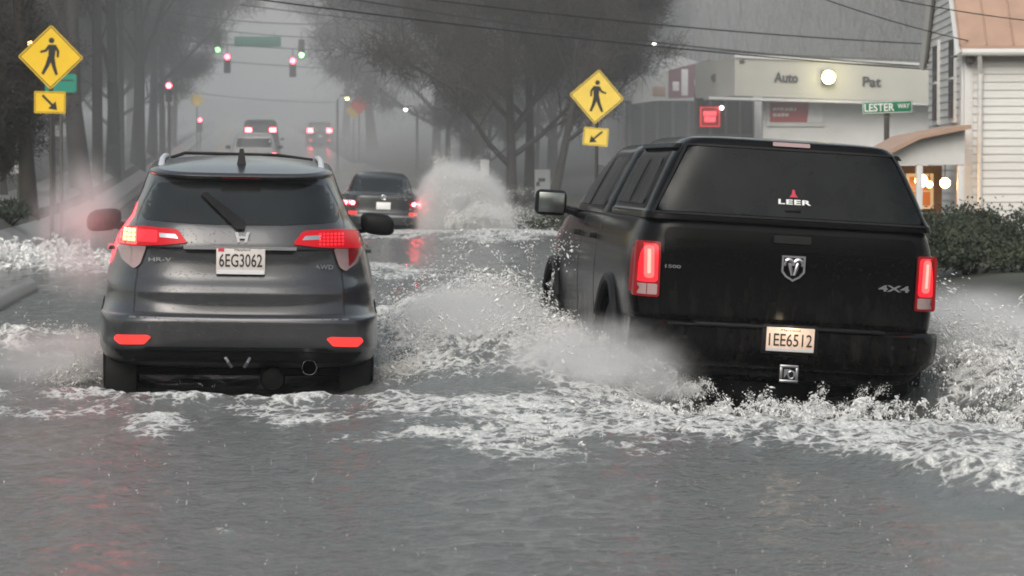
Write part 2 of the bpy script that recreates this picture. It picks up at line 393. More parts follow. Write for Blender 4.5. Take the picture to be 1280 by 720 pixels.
# ================================================================== COMPACT SUV (grey, left lane)
def build_compact():
    S = 196.0; roll = R(1.0); y0 = 18.4
    root = thing('compact_suv', (-.066, y0, 0), 'dark grey compact SUV with roof rails driving through floodwater, brake lights on', 'car', 'cars driving through the flood', (0, roll, 0))
    def q(px, py):     # the photograph's rear elevation, in metres on the car
        dx, dy = px-297, py-450; c, s = math.cos(roll), math.sin(roll)
        x = dx*c + dy*s; y = -dx*s + dy*c + 450
        return (x/S, (205-y)/S + 1.45)
    roof = lambda y: np.interp(y, [.30, .6, 1.0, 1.5, 2.0, 2.6, 3.2], [0, .035, .06, .078, .08, .05, 0])
    #       z     w    yr    yf    nr   nf  b
    keys = [(.13, .74, .40, 3.95, 5, 5, 0), (.145, .83, .24, 4.05, 6, 5, 0), (.19, .895, .10, 4.15, 7, 5, 0), (.255, .922, .040, 4.2, 7, 5, 0),
            (.275, .926, .018, 4.22, 7, 5, 0), (.34, .928, .004, 4.25, 6.5, 5, 0), (.44, .928, -.002, 4.27, 6.2, 5, 0), (.475, .926, .012, 4.28, 6, 5, 0),
            (.49, .922, .035, 4.28, 5.6, 5, 0), (.56, .918, .05, 4.27, 4.6, 5, 0), (.62, .912, .045, 4.26, 4.4, 5, 0), (.66, .908, .058, 4.24, 4.4, 5, 0),
            (.74, .895, .098, 4.2, 4.2, 5, 0), (.84, .876, .112, 4.14, 4.0, 4.6, 0), (.90, .862, .108, 4.05, 3.9, 4.4, 0), (.915, .85, .088, 4.0, 3.9, 4.2, 0),
            (.94, .842, .092, 3.85, 3.9, 4, 0), (1.00, .81, .115, 3.5, 4, 4, 0), (1.06, .765, .145, 3.25, 4.2, 4, 0), (1.10, .735, .175, 3.15, 4.4, 4, 0),
            (1.20, .69, .26, 2.95, 5, 4, .15), (1.29, .645, .335, 2.75, 5, 4, .5), (1.345, .617, .372, 2.62, 5, 4.5, .85), (1.358, .612, .315, 2.6, 5, 4.5, .95), (1.372, .606, .298, 2.58, 5, 4.5, 1),
            (1.39, .585, .318, 2.52, 5, 4.5, 1)]
    me = loft_body(keys, 190, 5, roof, .045)
    bv0 = bvh_of(me)
    me = cut_arches(me, [(.86, .21, .36), (3.42, .21, .36)], .62, 1.2)
    mesh_obj('body', me, M['grey_paint'], root)
    rp = lambda pts, name, m, par=root, rad=.0, off=.004, depth=.015, step=.035: patch(bv0, round_poly(pts, rad) if rad else pts, 'rear', name, m, par, off, depth, step)
    # rear glass
    win = [(-.55, 1.325), (-.30, 1.336), (0, 1.338), (.30, 1.336), (.55, 1.325), (.60, 1.25), (.645, 1.12), (.62, 1.085), (.3, 1.066), (0, 1.062), (-.3, 1.066), (-.62, 1.085), (-.645, 1.12), (-.60, 1.25)]
    g = rp(win, 'rear_window', M['glass'], rad=.05, off=.004)
    # wiper lies on the glass
    rp([q(250, 242), q(257, 239), q(306, 277), q(305, 286), q(295, 286)], 'wiper', M['plastic'], rad=.006, off=.03, depth=.02)
    rp([(-.13, 1.366), (.13, 1.366), (.12, 1.358), (-.12, 1.358)], 'brake_lamp_strip', M['red_dim'], rad=.004, off=.010)
    # chrome garnish, plate recess line
    rp([(-.36, .925), (.36, .925), (.36, .905), (-.36, .905)], 'chrome_strip', M['silver'], off=.016, depth=.02)
    rp([(-.36, .902), (.36, .902), (.33, .878), (-.33, .878)], 'plate_lamp_housing', M['plastic'], off=.004)
    # tail lamps
    for s in (-1, 1):
        lit = s < 0
        mir = (lambda pts: [(x*s, z) for x, z in pts])
        red = [(-.815, .985), (-.80, 1.01), (-.745, 1.035), (-.62, 1.045), (-.40, 1.03), (-.335, .945), (-.50, .928), (-.60, .922), (-.80, .915)]
        tl = rp(mir(red), 'tail_lamp', M['red_lens'], rad=.02, off=.018, depth=.04)
        rp(mir([(-.815, .91), (-.60, .918), (-.64, .80), (-.68, .77), (-.765, .82)]), 'reversing_lens', M['clear_lens'], tl, .015, .015, .03)
        rp(mir([(-.79, .915), (-.70, .915), (-.705, .80), (-.745, .835)]), 'turn_lens', M['red_dim'] if lit else M['clear_lens'], tl, .01, .019, .01)
        rp(mir([(-.52, 1.005), (-.415, .998), (-.395, .972), (-.515, .977)]), 'silver_insert', M['dullchrome'], tl, .004, .022, .005)
        if lit:
            for i in range(3):
                for j in range(3):
                    x0, z0 = -.765+i*.031, .945+j*.029
                    rp([(x0, z0), (x0+.026, z0), (x0+.026, z0+.024), (x0, z0+.024)], 'lamp_cell', M['red_white'], tl, .004, .024, .004)
            rp([(-.66, .945), (-.53, .945), (-.53, 1.02), (-.66, 1.025)], 'lamp_glow_panel', M['red_glow'], tl, .01, .022, .004)
            rp([(-.80, .925), (-.665, .925), (-.665, 1.035), (-.79, 1.01)], 'lamp_glow_panel', M['red_hot'], tl, .01, .0215, .004)
        else:
            for i in range(7):
                for j in range(4):
                    x0, z0 = .505+i*.025, .94+j*.022
                    rp([(x0, z0), (x0+.014, z0), (x0+.014, z0+.013), (x0, z0+.013)], 'lamp_cell', M['red_glow'], tl, .003, .022, .004)
        rp(mir([(-.785, .352), (-.585, .358), (-.555, .345), (-.60, .298), (-.76, .292), (-.80, .325)]), 'reflector', M['reflector'], rad=.012, off=.012)
        # mirrors
        bm = bmesh.new(); bmesh.ops.create_uvsphere(bm, u_segments=20, v_segments=12, radius=1)
        for v in bm.verts:
            c = v.co; v.co = Vector((math.copysign(abs(c.x)**.65, c.x)*.125, math.copysign(abs(c.y)**.8, c.y)*.085, math.copysign(abs(c.z)**.7, c.z)*.08 - .02*c.x*s))
        bmesh.ops.translate(bm, vec=(s*.985, 2.55, 1.035), verts=bm.verts[:])
        mo = obj('wing_mirror', bm, M['plastic'], root)
        bm = bmesh.new(); tube(bm, [(s*.76, 2.6, .98), (s*.9, 2.57, 1.0)], .03); obj('mirror_arm', bm, M['plastic'], mo)
        # side glass
        patch(bv0, round_poly([(.95, 1.10), (2.75, 1.075), (2.2, 1.40), (1.0, 1.40), (.75, 1.27)], .05), 'left' if s < 0 else 'right', 'side_window', M['glass'], root)
        for yy in (1.0, 2.0):
            patch(bv0, round_poly([(yy+.05, .87), (yy+.25, .87), (yy+.25, .90), (yy+.05, .90)], .01), 'left' if s < 0 else 'right', 'door_handle', M['grey_paint'], root, .03, .03)
        # roof rail
        bm = bmesh.new()
        pts = [(.72, 1.405), (.76, 1.450), (.90, 1.48), (1.5, 1.502), (2.1, 1.50), (2.3, 1.45)]
        tube(bm, [(s*(.525 if i not in (0, 5) else .53), a, b) for i, (a, b) in enumerate(pts)], [.022, .020, .018, .018, .018, .02], 10)
        obj('roof_rail', bm, M['silver'], root)
        wheel(root, s*.775, .86, .21, .33, .22); wheel(root, s*.775, 3.42, .21, .33, .22)
        bm = bmesh.new(); box(bm, (s*.76, .44, .06), (.20, .02, .26), .008); obj('mud_flap', bm, M['plastic'], root)
    # roof bar and antenna
    bm = bmesh.new(); tube(bm, [(-.50, 2.05, 1.49), (-.40, 2.05, 1.525), (.25, 2.05, 1.52), (.50, 2.05, 1.49)], .012, 10); obj('roof_bar', bm, M['plastic'], root)
    bm = bmesh.new(); prism(bm, [(.62, 1.40), (.85, 1.43), (.80, 1.49), (.73, 1.555), (.69, 1.555), (.66, 1.48)], 'yz', -.012, .012)
    for v in bm.verts: v.co.x *= 1 + (1.56-v.co.z)*14
    obj('antenna_fin', bm, M['plastic'], root)
    # shut lines
    for s in (-1, 1):
        ribbon(bv0, [(s*.655, .78), (s*.668, .66), (s*.672, .55), (s*.672, .49)], 'rear', .007, 'shut_line', M['sign_black'], root)
        ribbon(bv0, [(s*.56, 1.335), (s*.63, 1.20), (s*.668, 1.10), (s*.675, 1.05)], 'rear', .006, 'shut_line', M['sign_black'], root)
    ribbon(bv0, [(-.66, .50), (0, .488), (.66, .50)], 'rear', .008, 'shut_line', M['sign_black'], root)
    ribbon(bv0, [(-.70, .47), (0, .462), (.70, .47)], 'rear', .010, 'bumper_strip', M['dimchrome'], root, .001)
    rp([(-.58, .285), (.56, .285), (.62, .262), (-.62, .262)], 'bumper_lip', M['dark_paint'], off=.01)
    rp([(-.80, .255), (.80, .255), (.72, .18), (-.72, .18)], 'lower_valance', M['plastic'], rad=.02, off=.006)
    # exhaust and axle parts below
    bm = bmesh.new(); lathe(bm, [(.12, .048), (-.02, .052), (-.03, .047), (-.02, .041), (.10, .040)], 'y', (.45, -.01, .165), 24); bmesh.ops.delete(bm, geom=[f for f in bm.faces if len(f.verts) > 4], context='FACES'); ex = obj('exhaust_tip', bm, M['chrome'], root)
    bm = bmesh.new(); lathe(bm, [(.05, .001), (.05, .041)], 'y', (.45, -.01, .165), 24); obj('exhaust_bore', bm, M['sign_black'], ex)
    bm = bmesh.new(); lathe(bm, [(0, .001), (.02, .07), (.12, .085), (.3, .08)], 'y', (.22, .16, .07), 24); obj('silencer', bm, M['under'], root)
    bm = bmesh.new(); tube(bm, [(-.7, .5, .12), (.7, .5, .12)], .05); obj('rear_axle', bm, M['under'], root)
    for tx in (-.06, .05):
        bm = bmesh.new(); tube(bm, [(tx*1.4, .03, .215), (tx*1.1, .0, .19), (tx*.75, .03, .16)], .011, 8); obj('tow_hook', bm, M['dullchrome'], root)
    # number plate
    pl = bpy.data.objects.new('number_plate', None)
    bm = bmesh.new(); box(bm, (0, 0, 0), (.312, .012, .172), .004)
    yb = bv0.ray_cast(Vector((0, -3, .82)), Vector((0, 1, 0)))[0].y
    po = obj('number_plate', bm, M['plate'], root, loc=(.004, yb-.028, .835)); po.rotation_euler = (R(-4), 0, 0)
    text('6EG3062', .275, .085, 'plate_lettering', M['ink'], po, (0, -.0065, .002), bold=.012)
    text('Maryland', .10, .018, 'plate_lettering', M['ink'], po, (.01, -.0065, .068))
    bm = bmesh.new(); box(bm, (-.125, -.007, .068), (.038, .002, .022)); obj('plate_sticker', bm, M['red_mark'], po)
    bm = bmesh.new(); box(bm, (0, -.007, -.072), (.30, .002, .028)); box(bm, (0, -.009, -.072), (.03, .002, .010)); obj('plate_frame', bm, M['silver'], po)
    # H emblem
    yb = bv0.ray_cast(Vector((0, -3, .985)), Vector((0, 1, 0)))[0].y
    bm = bmesh.new()
    prism(bm, [(-.047, .033), (-.028, .033), (-.021, .006), (.021, .006), (.028, .033), (.047, .033), (.030, -.033), (.014, -.033), (.018, -.008), (-.018, -.008), (-.014, -.033), (-.030, -.033)], 'xz', -.012, .03)
    eo = obj('maker_emblem', bm, M['silver'], root, loc=(.012, yb-.012, .985))
    yb = bv0.ray_cast(Vector((-.49, -3, .83)), Vector((0, 1, 0)))[0].y
    text('HR-V', .15, .024, 'badge', M['dullchrome'], root, (-.51, yb-.012, .835), bold=.02, rot=(R(90), 0, R(-9)))
    yb = bv0.ray_cast(Vector((.54, -3, .80)), Vector((0, 1, 0)))[0].y
    text('AWD', .12, .03, 'badge', M['dullchrome'], root, (.54, yb-.014, .80), bold=.02, rot=(R(90), 0, R(9)))
    ld = bpy.data.lights.new('red_mist_glow', 'POINT'); ld.energy = 8; ld.color = (1, .03, .05); ld.shadow_soft_size = .25  # red point light added ahead of the tail lamp to make the mist glow
    lo = bpy.data.objects.new('added_mist_light', ld); COL.objects.link(lo); lo.parent = root; lo.location = (-.93, 1.9, 1.0)
    return root
build_compact()

# ================================================================== PICKUP WITH CAP (black, right lane)
def build_pickup():
    S = 194.0; roll = R(3.4); y0 = 18.5
    piv = Vector(((985-310)/S - .02, y0, (205-320)/S + 1.45)); lp = Vector((0, 0, piv.z))
    Rm = Matrix.Rotation(roll, 3, 'Y')
    root = thing('pickup_truck', piv - Rm @ lp + Vector((.055, 0, 0)), 'black pickup truck with tinted bed cap ploughing through floodwater in the right lane', 'pickup truck', 'cars driving through the flood', (0, roll, 0))
    bk = M['black_paint']
    keys = [(.00, .80, .35, 5.5, 10, 6, 0), (.06, .93, .12, 5.6, 12, 6, 0), (.14, .965, .05, 5.65, 14, 6, 0), (.30, .985, .03, 5.7, 14, 6, 0), (.38, .985, .028, 5.7, 14, 6, 0),
            (.42, .99, .012, 5.7, 16, 6, 0), (.60, 1.0, .006, 5.7, 16, 6, 0), (.80, .995, .01, 5.68, 16, 6, 0), (.92, .975, .02, 5.6, 15, 5, 0), (1.0, .952, .03, 5.3, 15, 5, 0), (1.035, .94, .045, 4.6, 14, 5, 0), (1.05, .93, .06, 4.5, 14, 5, 0)]
    me = loft_body(keys, 230, 5, None, .01)
    bv = bvh_of(me)
    me = cut_arches(me, [(1.15, .10, .50), (4.75, .10, .50)], .6, 1.3)
    mesh_obj('body', me, bk, root, 30)
    # bed cap
    ck = [(1.052, .935, .035, 1.93, 16, 16, 0), (1.09, .93, .04, 1.93, 16, 16, 0), (1.11, .915, .055, 1.93, 15, 16, 0), (1.30, .835, .115, 1.92, 14, 16, 0), (1.48, .752, .17, 1.91, 12, 14, 0), (1.56, .70, .195, 1.89, 10, 12, 0), (1.592, .655, .215, 1.86, 9, 10, 0), (1.603, .61, .25, 1.82, 8, 9, 0)]
    cme = loft_body(ck, 200, 5, lambda y: 0*y, .022)
    cb = bvh_of(cme); cap = mesh_obj('bed_cap', cme, bk, root, 30)
    wn = [(-.655, 1.535), (.655, 1.535), (.86, 1.105), (-.86, 1.105)]
    patch(cb, round_poly(wn, .05), 'rear', 'cap_window', M['capglass'], cap, .012, .03, .05)
    o = [(-.668, 1.547), (.668, 1.547), (.878, 1.094), (-.878, 1.094), (-.668, 1.547)]
    ribbon(cb, o[:2], 'rear', .014, 'window_seal', M['plastic'], cap, .016, .01)
    ribbon(cb, o[1:3], 'rear', .014, 'window_seal', M['plastic'], cap, .016, .01)
    ribbon(cb, o[2:4], 'rear', .014, 'window_seal', M['plastic'], cap, .016, .01)
    ribbon(cb, o[3:5], 'rear', .014, 'window_seal', M['plastic'], cap, .016, .01)
    patch(cb, round_poly([(-.12, 1.592), (.12, 1.592), (.12, 1.566), (-.12, 1.566)], .006), 'rear', 'third_brake_lamp', M['clear_lens'], cap, .016, .03, .03)
    yb = cb.ray_cast(Vector((0, -3, 1.20)), Vector((0, 1, 0)))[0].y
    slant = R(90-18)
    text('LEER', .21, .034, 'cap_lettering', M['white_mark'], cap, (.02, yb-.02, 1.205), bold=.03, rot=(slant, 0, 0), spacing=1.1)
    bm = bmesh.new(); prism(bm, [(-.028, 0), (.028, 0), (.012, .02), (.006, .052), (-.006, .052), (-.012, .02)], 'xz', -.003, .002)
    bo = obj('cap_crest', bm, M['red_mark'], cap, loc=(.012, yb-.012, 1.236)); bo.rotation_euler = (R(-18), 0, 0)
    bm = bmesh.new(); box(bm, (0, 0, 0), (.10, .02, .022), .006); obj('cap_latch', bm, M['plastic'], cap, loc=(.01, cb.ray_cast(Vector((0, -3, 1.15)), Vector((0, 1, 0)))[0].y-.015, 1.15))
    for s in (-1, 1):
        sd = 'left' if s < 0 else 'right'
        patch(cb, round_poly([(.38, 1.14), (1.78, 1.14), (1.76, 1.45), (.50, 1.45)], .05), sd, 'cap_side_window', M['capglass'], cap, .006, .02, .06)
        ribbon(cb, [(1.08, 1.15), (1.08, 1.44)], sd, .035, 'window_bar', M['plastic'], cap, .012, .01)
        ribbon(cb, [(.3, 1.535), (1.8, 1.535)], sd, .03, 'roof_track', M['plastic'], cap, .03, .03)
    # cab
    kk = [(1.045, .945, 1.97, 4.55, 14, 5, 0), (1.08, .935, 1.975, 4.45, 14, 5, 0), (1.25, .86, 2.0, 4.15, 12, 5, 0), (1.42, .775, 2.06, 3.8, 10, 5, 0), (1.515, .72, 2.12, 3.6, 9, 5, 0), (1.55, .67, 2.18, 3.5, 8, 5, 0), (1.562, .62, 2.25, 3.4, 7, 5, 0)]
    kme = loft_body(kk, 180, 5, None, .02); kb = bvh_of(kme); cab = mesh_obj('cab', kme, bk, root, 30)
    for s in (-1, 1):
        sd = 'left' if s < 0 else 'right'
        patch(kb, round_poly([(2.2, 1.10), (2.98, 1.10), (2.95, 1.46), (2.28, 1.46)], .04), sd, 'rear_door_window', M['glass'], cab, .005, .02, .06)
        patch(kb, round_poly([(3.12, 1.10), (4.15, 1.10), (3.62, 1.46), (3.12, 1.46)], .04), sd, 'front_door_window', M['glass'], cab, .005, .02, .06)
        for yy in (2.05, 3.05, 4.2):
            ribbon(bv, [(yy, .25), (yy, 1.02)], sd, .008, 'shut_line', M['sign_black'], root, .002)
        for yy in (2.2, 3.2):
            patch(bv, round_poly([(yy, .86), (yy+.22, .86), (yy+.22, .90), (yy, .90)], .012), sd, 'door_handle', M['plastic'], root, .04, .03)
        patch(bv, round_poly([(.09, .56), (.09, .86), (.24, .855), (.24, .565)], .02), sd, 'lamp_return', M['red_dim'], root, .004, .01)
        patch(bv, round_poly([(5.2, .70), (5.28, .70), (5.28, .74), (5.2, .74)], .006), sd, 'side_marker', M['reflector'], root, .008, .01)
        # tail lamp
        P4 = [(s*.968, .90), (s*.825, .90), (s*.82, .54), (s*.975, .54)]
        tl = patch(bv, round_poly(P4, .02), 'rear', 'tail_lamp', M['red_dim'], root, .02, .08, .03, clamp=.10)
        patch(bv, round_poly([(s*.955, .885), (s*.84, .885), (s*.835, .635), (s*.96, .635)], .03), 'rear', 'lamp_lens', M['red_glow'], tl, .026, .008, .03)
        patch(bv, round_poly([(s*.925, .875), (s*.865, .875), (s*.858, .66), (s*.918, .66)], .03), 'rear', 'bulb_glow', M['red_hot'], tl, .030, .004, .03)
        patch(bv, round_poly([(s*.905, .85), (s*.885, .85), (s*.88, .69), (s*.90, .69)], .01), 'rear', 'bulb_core', M['red_core'], tl, .034, .004, .03)
        patch(bv, round_poly([(s*.962, .625), (s*.835, .625), (s*.835, .555), (s*.966, .555)], .01), 'rear', 'reversing_lens', M['clear_lens'], tl, .026, .008, .05)
        # towing mirrors
        bm = bmesh.new(); box(bm, (s*1.13, 3.98, 1.085), (.24, .12, .20), .045, seg=3)
        mo = obj('wing_mirror', bm, M['plastic'], root)
        bm = bmesh.new(); box(bm, (s*1.13, 3.912, 1.085), (.195, .012, .155), .005); obj('mirror_glass', bm, M['mirrorglass'], mo)
        bm = bmesh.new(); tube(bm, [(s*.90, 4.0, 1.02), (s*.97, 3.99, 1.03), (s*1.04, 3.98, 1.05)], [.04, .032, .03]); obj('mirror_arm', bm, M['plastic'], mo)
        # flares
        for yw in (1.15, 4.75):
            bm = bmesh.new()
            pts = [(s*1.0, yw+.52*math.cos(a), .10+.52*math.sin(a)) for a in np.linspace(R(-10), R(190), 22)]
            tube(bm, pts, .035, 8); obj('wheel_flare', bm, M['plastic'], root)
            wheel(root, s*.84, yw, .08, .40, .28, 5)
        bm = bmesh.new(); tube(bm, [(s*1.0, 1.8, .10), (s*1.03, 2.0, .06), (s*1.03, 4.0, .06), (s*1.0, 4.2, .10)], .045); obj('side_step', bm, M['plastic'], root)
        bm = bmesh.new(); box(bm, (s*.80, .62, .0), (.30, .02, .32), .01); obj('mud_flap', bm, M['rubber'], root)
    # tailgate panel
    tg = patch(bv, round_poly([(-.80, 1.00), (.80, 1.00), (.80, .435), (-.80, .435)], .03), 'rear', 'tailgate', bk, root, .012, .02, .07)
    patch(bv, round_poly([(-.74, .93), (.74, .93), (.70, .88), (-.70, .88)], .02), 'rear', 'tailgate_crease', bk, tg, .022, .012, .06)
    patch(bv, round_poly([(-.11, .985), (.13, .985), (.13, .935), (-.11, .935)], .012), 'rear', 'tailgate_handle', M['plastic'], tg, .03, .02)
    # ram emblem
    e = bpy.data.objects.new('x', None); bpy.data.objects.remove(e)
    sh = [(-.075, .082), (.075, .082), (.075, -.025), (.045, -.06), (0, -.085), (-.045, -.06), (-.075, -.025)]
    bm = bmesh.new(); sh2 = [(x*.84, z*.84) for x, z in sh]
    A = [bm.verts.new((x, -.02, z)) for x, z in sh]; B = [bm.verts.new((x, -.02, z)) for x, z in sh2]; A2 = [bm.verts.new((x, 0, z)) for x, z in sh]; B2 = [bm.verts.new((x, 0, z)) for x, z in sh2]
    for k in range(7):
        j = (k+1) % 7
        bm.faces.new((A[k], A[j], B[j], B[k])); bm.faces.new((A[k], A2[k], A2[j], A[j])); bm.faces.new((B[k], B[j], B2[j], B2[k]))
    em = obj('maker_emblem', bm, M['dullchrome'], tg, loc=(.02, -.012, .775))
    bm = bmesh.new()
    for s in (-1, 1):
        pts = [(s*.045*math.cos(a)*(1-.0*a)*.62 + s*.03, -.018, .030+.026*math.sin(a)) for a in np.linspace(-.6, 3.6, 10)]
        tube(bm, pts, [.006, .010, .012, .014, .014, .014, .013, .012, .010, .008], 8)
        tube(bm, [(s*.028, -.018, .035), (s*.018, -.020, 0), (s*.008, -.020, -.045)], [.012, .014, .008], 8)
    obj('ram_head', bm, M['dullchrome'], em)
    text('4X4', .20, .042, 'badge', M['dimchrome'], tg, (.675, -.022, .68), bold=.03)
    text('1500', .10, .022, 'badge', M['dimchrome'], tg, (-.745, -.022, .745), bold=.02)
    # bumper
    bm = bmesh.new()
    n = 26; prof = [(.0, .40), (-.13, .398), (-.165, .37), (-.17, .25), (-.15, .19), (-.10, .13), (.0, .11)]
    rows = []
    for i in range(n+1):
        t = -1 + 2*i/n; x = .985*math.copysign(abs(t)**.9, t); bend = .20*abs(t)**7
        lift = .07*abs(t)**10
        rows.append([bm.verts.new((x, y + bend, z + (lift if z < .3 else 0))) for y, z in prof])
    for a, b in zip(rows, rows[1:]):
        for k in range(len(prof)-1): bm.faces.new((a[k], b[k], b[k+1], a[k+1]))
    bm.faces.new(rows[0]); bm.faces.new(rows[-1][::-1])
    bp = obj('rear_bumper', bm, bk, root, 40)
    bm = bmesh.new(); box(bm, (-.55, -.172, .385), (.46, .01, .012), .003); obj('bumper_edge_strip', bm, M['plastic'], bp)  # thin black plastic strip on the left of the bumper
    bm = bmesh.new(); box(bm, (0, -.10, .392), (1.2, .16, .02), .006); obj('step_pad', bm, M['plastic'], bp)
    for x in (-.80, -.66, .66, .80):
        bm = bmesh.new(); lathe(bm, [(-.176, .001), (-.178, .012), (-.168, .012)], 'y', (x, 0, .30), 12); obj('parking_sensor', bm, M['plastic'], bp)
    bm = bmesh.new(); box(bm, (0, -.16, .318), (.36, .03, .19), .01); obj('plate_recess', bm, M['plastic'], bp)
    bm = bmesh.new(); box(bm, (0, 0, 0), (.305, .012, .155), .004)
    po = obj('number_plate', bm, M['plate_lamplit'], root, loc=(0, -.184, .318))
    text('1EE6512', .275, .082, 'plate_lettering', M['ink'], po, (0, -.0065, -.002), bold=.006)
    text('Maryland', .12, .018, 'plate_lettering', M['ink'], po, (0, -.0065, .060))
    bm = bmesh.new(); box(bm, (0, -.007, -.066), (.30, .002, .018)); obj('plate_frame', bm, M['silver'], po)
    bm = bmesh.new(); tube(bm, [(0, -.12, .10), (0, .4, .10)], .04, 4); obj('tow_receiver', bm, M['under'], root)
    bm = bmesh.new(); box(bm, (0, 0, .048), (.118, .03, .018), .004); box(bm, (0, 0, -.048), (.118, .03, .018), .004); box(bm, (-.05, 0, 0), (.018, .03, .08), .004); box(bm, (.05, 0, 0), (.018, .03, .08), .004)
    hc = obj('hitch_cover', bm, M['dullchrome'], root, loc=(0, -.20, .10))
    bm = bmesh.new(); box(bm, (0, .004, 0), (.09, .01, .085)); obj('hitch_face', bm, M['plastic'], hc)
    bm = bmesh.new(); prism(bm, [(-.03, .03), (.012, .03), (-.03, -.03)], 'xz', -.006, 0)
    tube(bm, [(.016+.020*math.cos(a), -.004, -.006+.024*math.sin(a)) for a in np.linspace(0, 2*math.pi, 14)], .005, 6); obj('hitch_mark', bm, M['dullchrome'], hc)
    bm = bmesh.new(); tube(bm, [(-.75, 1.15, .08), (-.2, 1.15, .06), (0, 1.15, .06), (.2, 1.15, .06), (.75, 1.15, .08)], [.05, .05, .13, .05, .05]); obj('rear_axle', bm, M['under'], root)
    bm = bmesh.new(); lathe(bm, [(-.16, .20), (-.18, .33), (-.09, .38), (.0, .36), (.02, .20)], 'z', (-.05, .62, -.0), 32); obj('spare_wheel', bm, M['rubber'], root)
    bm = bmesh.new(); tube(bm, [(.6, .3, .06), (.62, 2.0, .08)], .045); obj('exhaust_pipe', bm, M['under'], root)
    # plate lamp
    ld = bpy.data.lights.new('plate_lamp', 'POINT'); ld.energy = .35; ld.color = (1, .75, .5); ld.shadow_soft_size = .02
    lo = bpy.data.objects.new('plate_lamp', ld); COL.objects.link(lo); lo.parent = root; lo.location = (0, -.24, .42)
    return root
build_pickup().scale = (1.03, 1, 1)

# ================================================================== DISTANT CARS
def build_far_car(name, label, loc, L_, W_, H_, belt, paint, lamps, kind='suv', roll=0., plate=None, emblem=False, rot=0., lampmat=None):
    root = thing(name, loc, label, 'car', 'cars driving through the flood', (0, roll, rot))
    w = W_/2; b = belt
    if kind == 'sedan':
        keys = [(.10, w*.86, .25, L_-.2, 5, 5, 0), (.2, w*.96, .05, L_-.05, 5, 5, 0), (.35, w, 0, L_, 5, 5, 0), (.5, w, -.01, L_, 5, 5, 0), (.56, w*.995, .03, L_, 5, 5, 0), (.8, w*.97, .05, L_-.1, 5, 4, 0), (b-.04, w*.93, .06, L_-.5, 5, 4, 0), (b, w*.88, .12, L_-1.2, 5, 4, 0),
                (b+.03, w*.80, .55, L_-1.4, 4, 4, 0), (b+.2, w*.72, .85, L_-1.75, 4, 4, 0), (H_-.06, w*.62, 1.15, L_-2.1, 4, 4, 0), (H_, w*.52, 1.4, L_-2.3, 4, 4, 0)]
        wz = (b+.05, H_-.08); yg = (.9, L_-1.8)
    else:
        keys = [(.12, w*.86, .2, L_-.2, 5, 5, 0), (.25, w*.97, .03, L_, 6, 5, 0), (.5, w, 0, L_, 6, 5, 0), (.6, w, .05, L_, 6, 5, 0), (.9, w*.99, .06, L_-.2, 6, 5, 0), (b, w*.95, .08, L_-.9, 6, 5, 0), (b+.1, w*.92, .12, L_-1.2, 6, 4, 0), (H_-.12, w*.80, .3, L_-1.9, 6, 4, 0), (H_-.04, w*.75, .28, L_-2.0, 6, 4, 0), (H_, w*.68, .36, L_-2.1, 5, 4, 0)]
        wz = (b+.04, H_-.2); yg = (.5, L_-1.8)
    me = loft_body(keys, 96, 4, None, .03); bv = bvh_of(me)
    r = .33
    me = cut_arches(me, [(.95, r-.02, r+.05), (L_-.9, r-.02, r+.05)], w*.7, w*1.4)
    mesh_obj('body', me, paint, root, 35)
    ww = np.interp(wz[1], [k[0] for k in keys], [k[1] for k in keys]); wb = np.interp(wz[0], [k[0] for k in keys], [k[1] for k in keys])
    patch(bv, round_poly([(-ww*.86, wz[1]), (ww*.86, wz[1]), (wb*.84, wz[0]), (-wb*.84, wz[0])], .05), 'rear', 'rear_window', M['glass'], root, .006, .02, .08)
    for s in (-1, 1):
        patch(bv, round_poly([(yg[0]+.1, wz[0]+.02), (yg[1]+.5, wz[0]+.02), (yg[1]-.2, wz[1]), (yg[0]+.5, wz[1])], .05), 'left' if s < 0 else 'right', 'side_window', M['glass'], root, .006, .02, .1)
        for (x0, x1, z0, z1, m) in lamps:
            t = patch(bv, round_poly([(s*x0, z0), (s*x1, z0), (s*x1, z1), (s*x0, z1)], .02), 'rear', 'tail_lamp', m, root, .02, .04, .06)
        bm = bmesh.new(); box(bm, (s*(w+.12), L_*.55, b+.06), (.2, .12, .14), .04); obj('wing_mirror', bm, M['plastic'], root)
        wheel(root, s*(w-.13), .95, r-.02, r, .21); wheel(root, s*(w-.13), L_-.9, r-.02, r, .21)
    patch(bv, round_poly([(-w*.92, .50), (w*.92, .50), (w*.92, .46), (-w*.92, .46)], .01), 'rear', 'bumper_strip', M['dullchrome'] if kind == 'sedan' else M['plastic'], root, .006, .02, .08)
    patch(bv, round_poly([(-w*.86, .30), (w*.86, .30), (w*.8, .14), (-w*.8, .14)], .02), 'rear', 'lower_valance', M['plastic'], root, .006, .02, .08)
    pz = plate or .75
    yb = bv.ray_cast(Vector((0, -3, pz)), Vector((0, 1, 0)))[0].y
    bm = bmesh.new(); box(bm, (0, yb-.02, pz), (.31, .02, .155), .01); obj('number_plate', bm, M['white_mark'], root)
    if emblem:
        yb = bv.ray_cast(Vector((0, -3, pz+.18)), Vector((0, 1, 0)))[0].y
        bm = bmesh.new()
        tube(bm, [(.05*math.cos(a), yb-.02, pz+.18+.05*math.sin(a)) for a in np.linspace(0, 2*math.pi, 20)], .010, 6)
        for a, c in (((-.035, .035), (0, -.04)), ((.035, .035), (0, -.04))): tube(bm, [(a[0], yb-.02, pz+.18+a[1]), (c[0], yb-.02, pz+.18+c[1])], .008, 6)
        obj('maker_emblem', bm, M['chrome'], root)
    return root

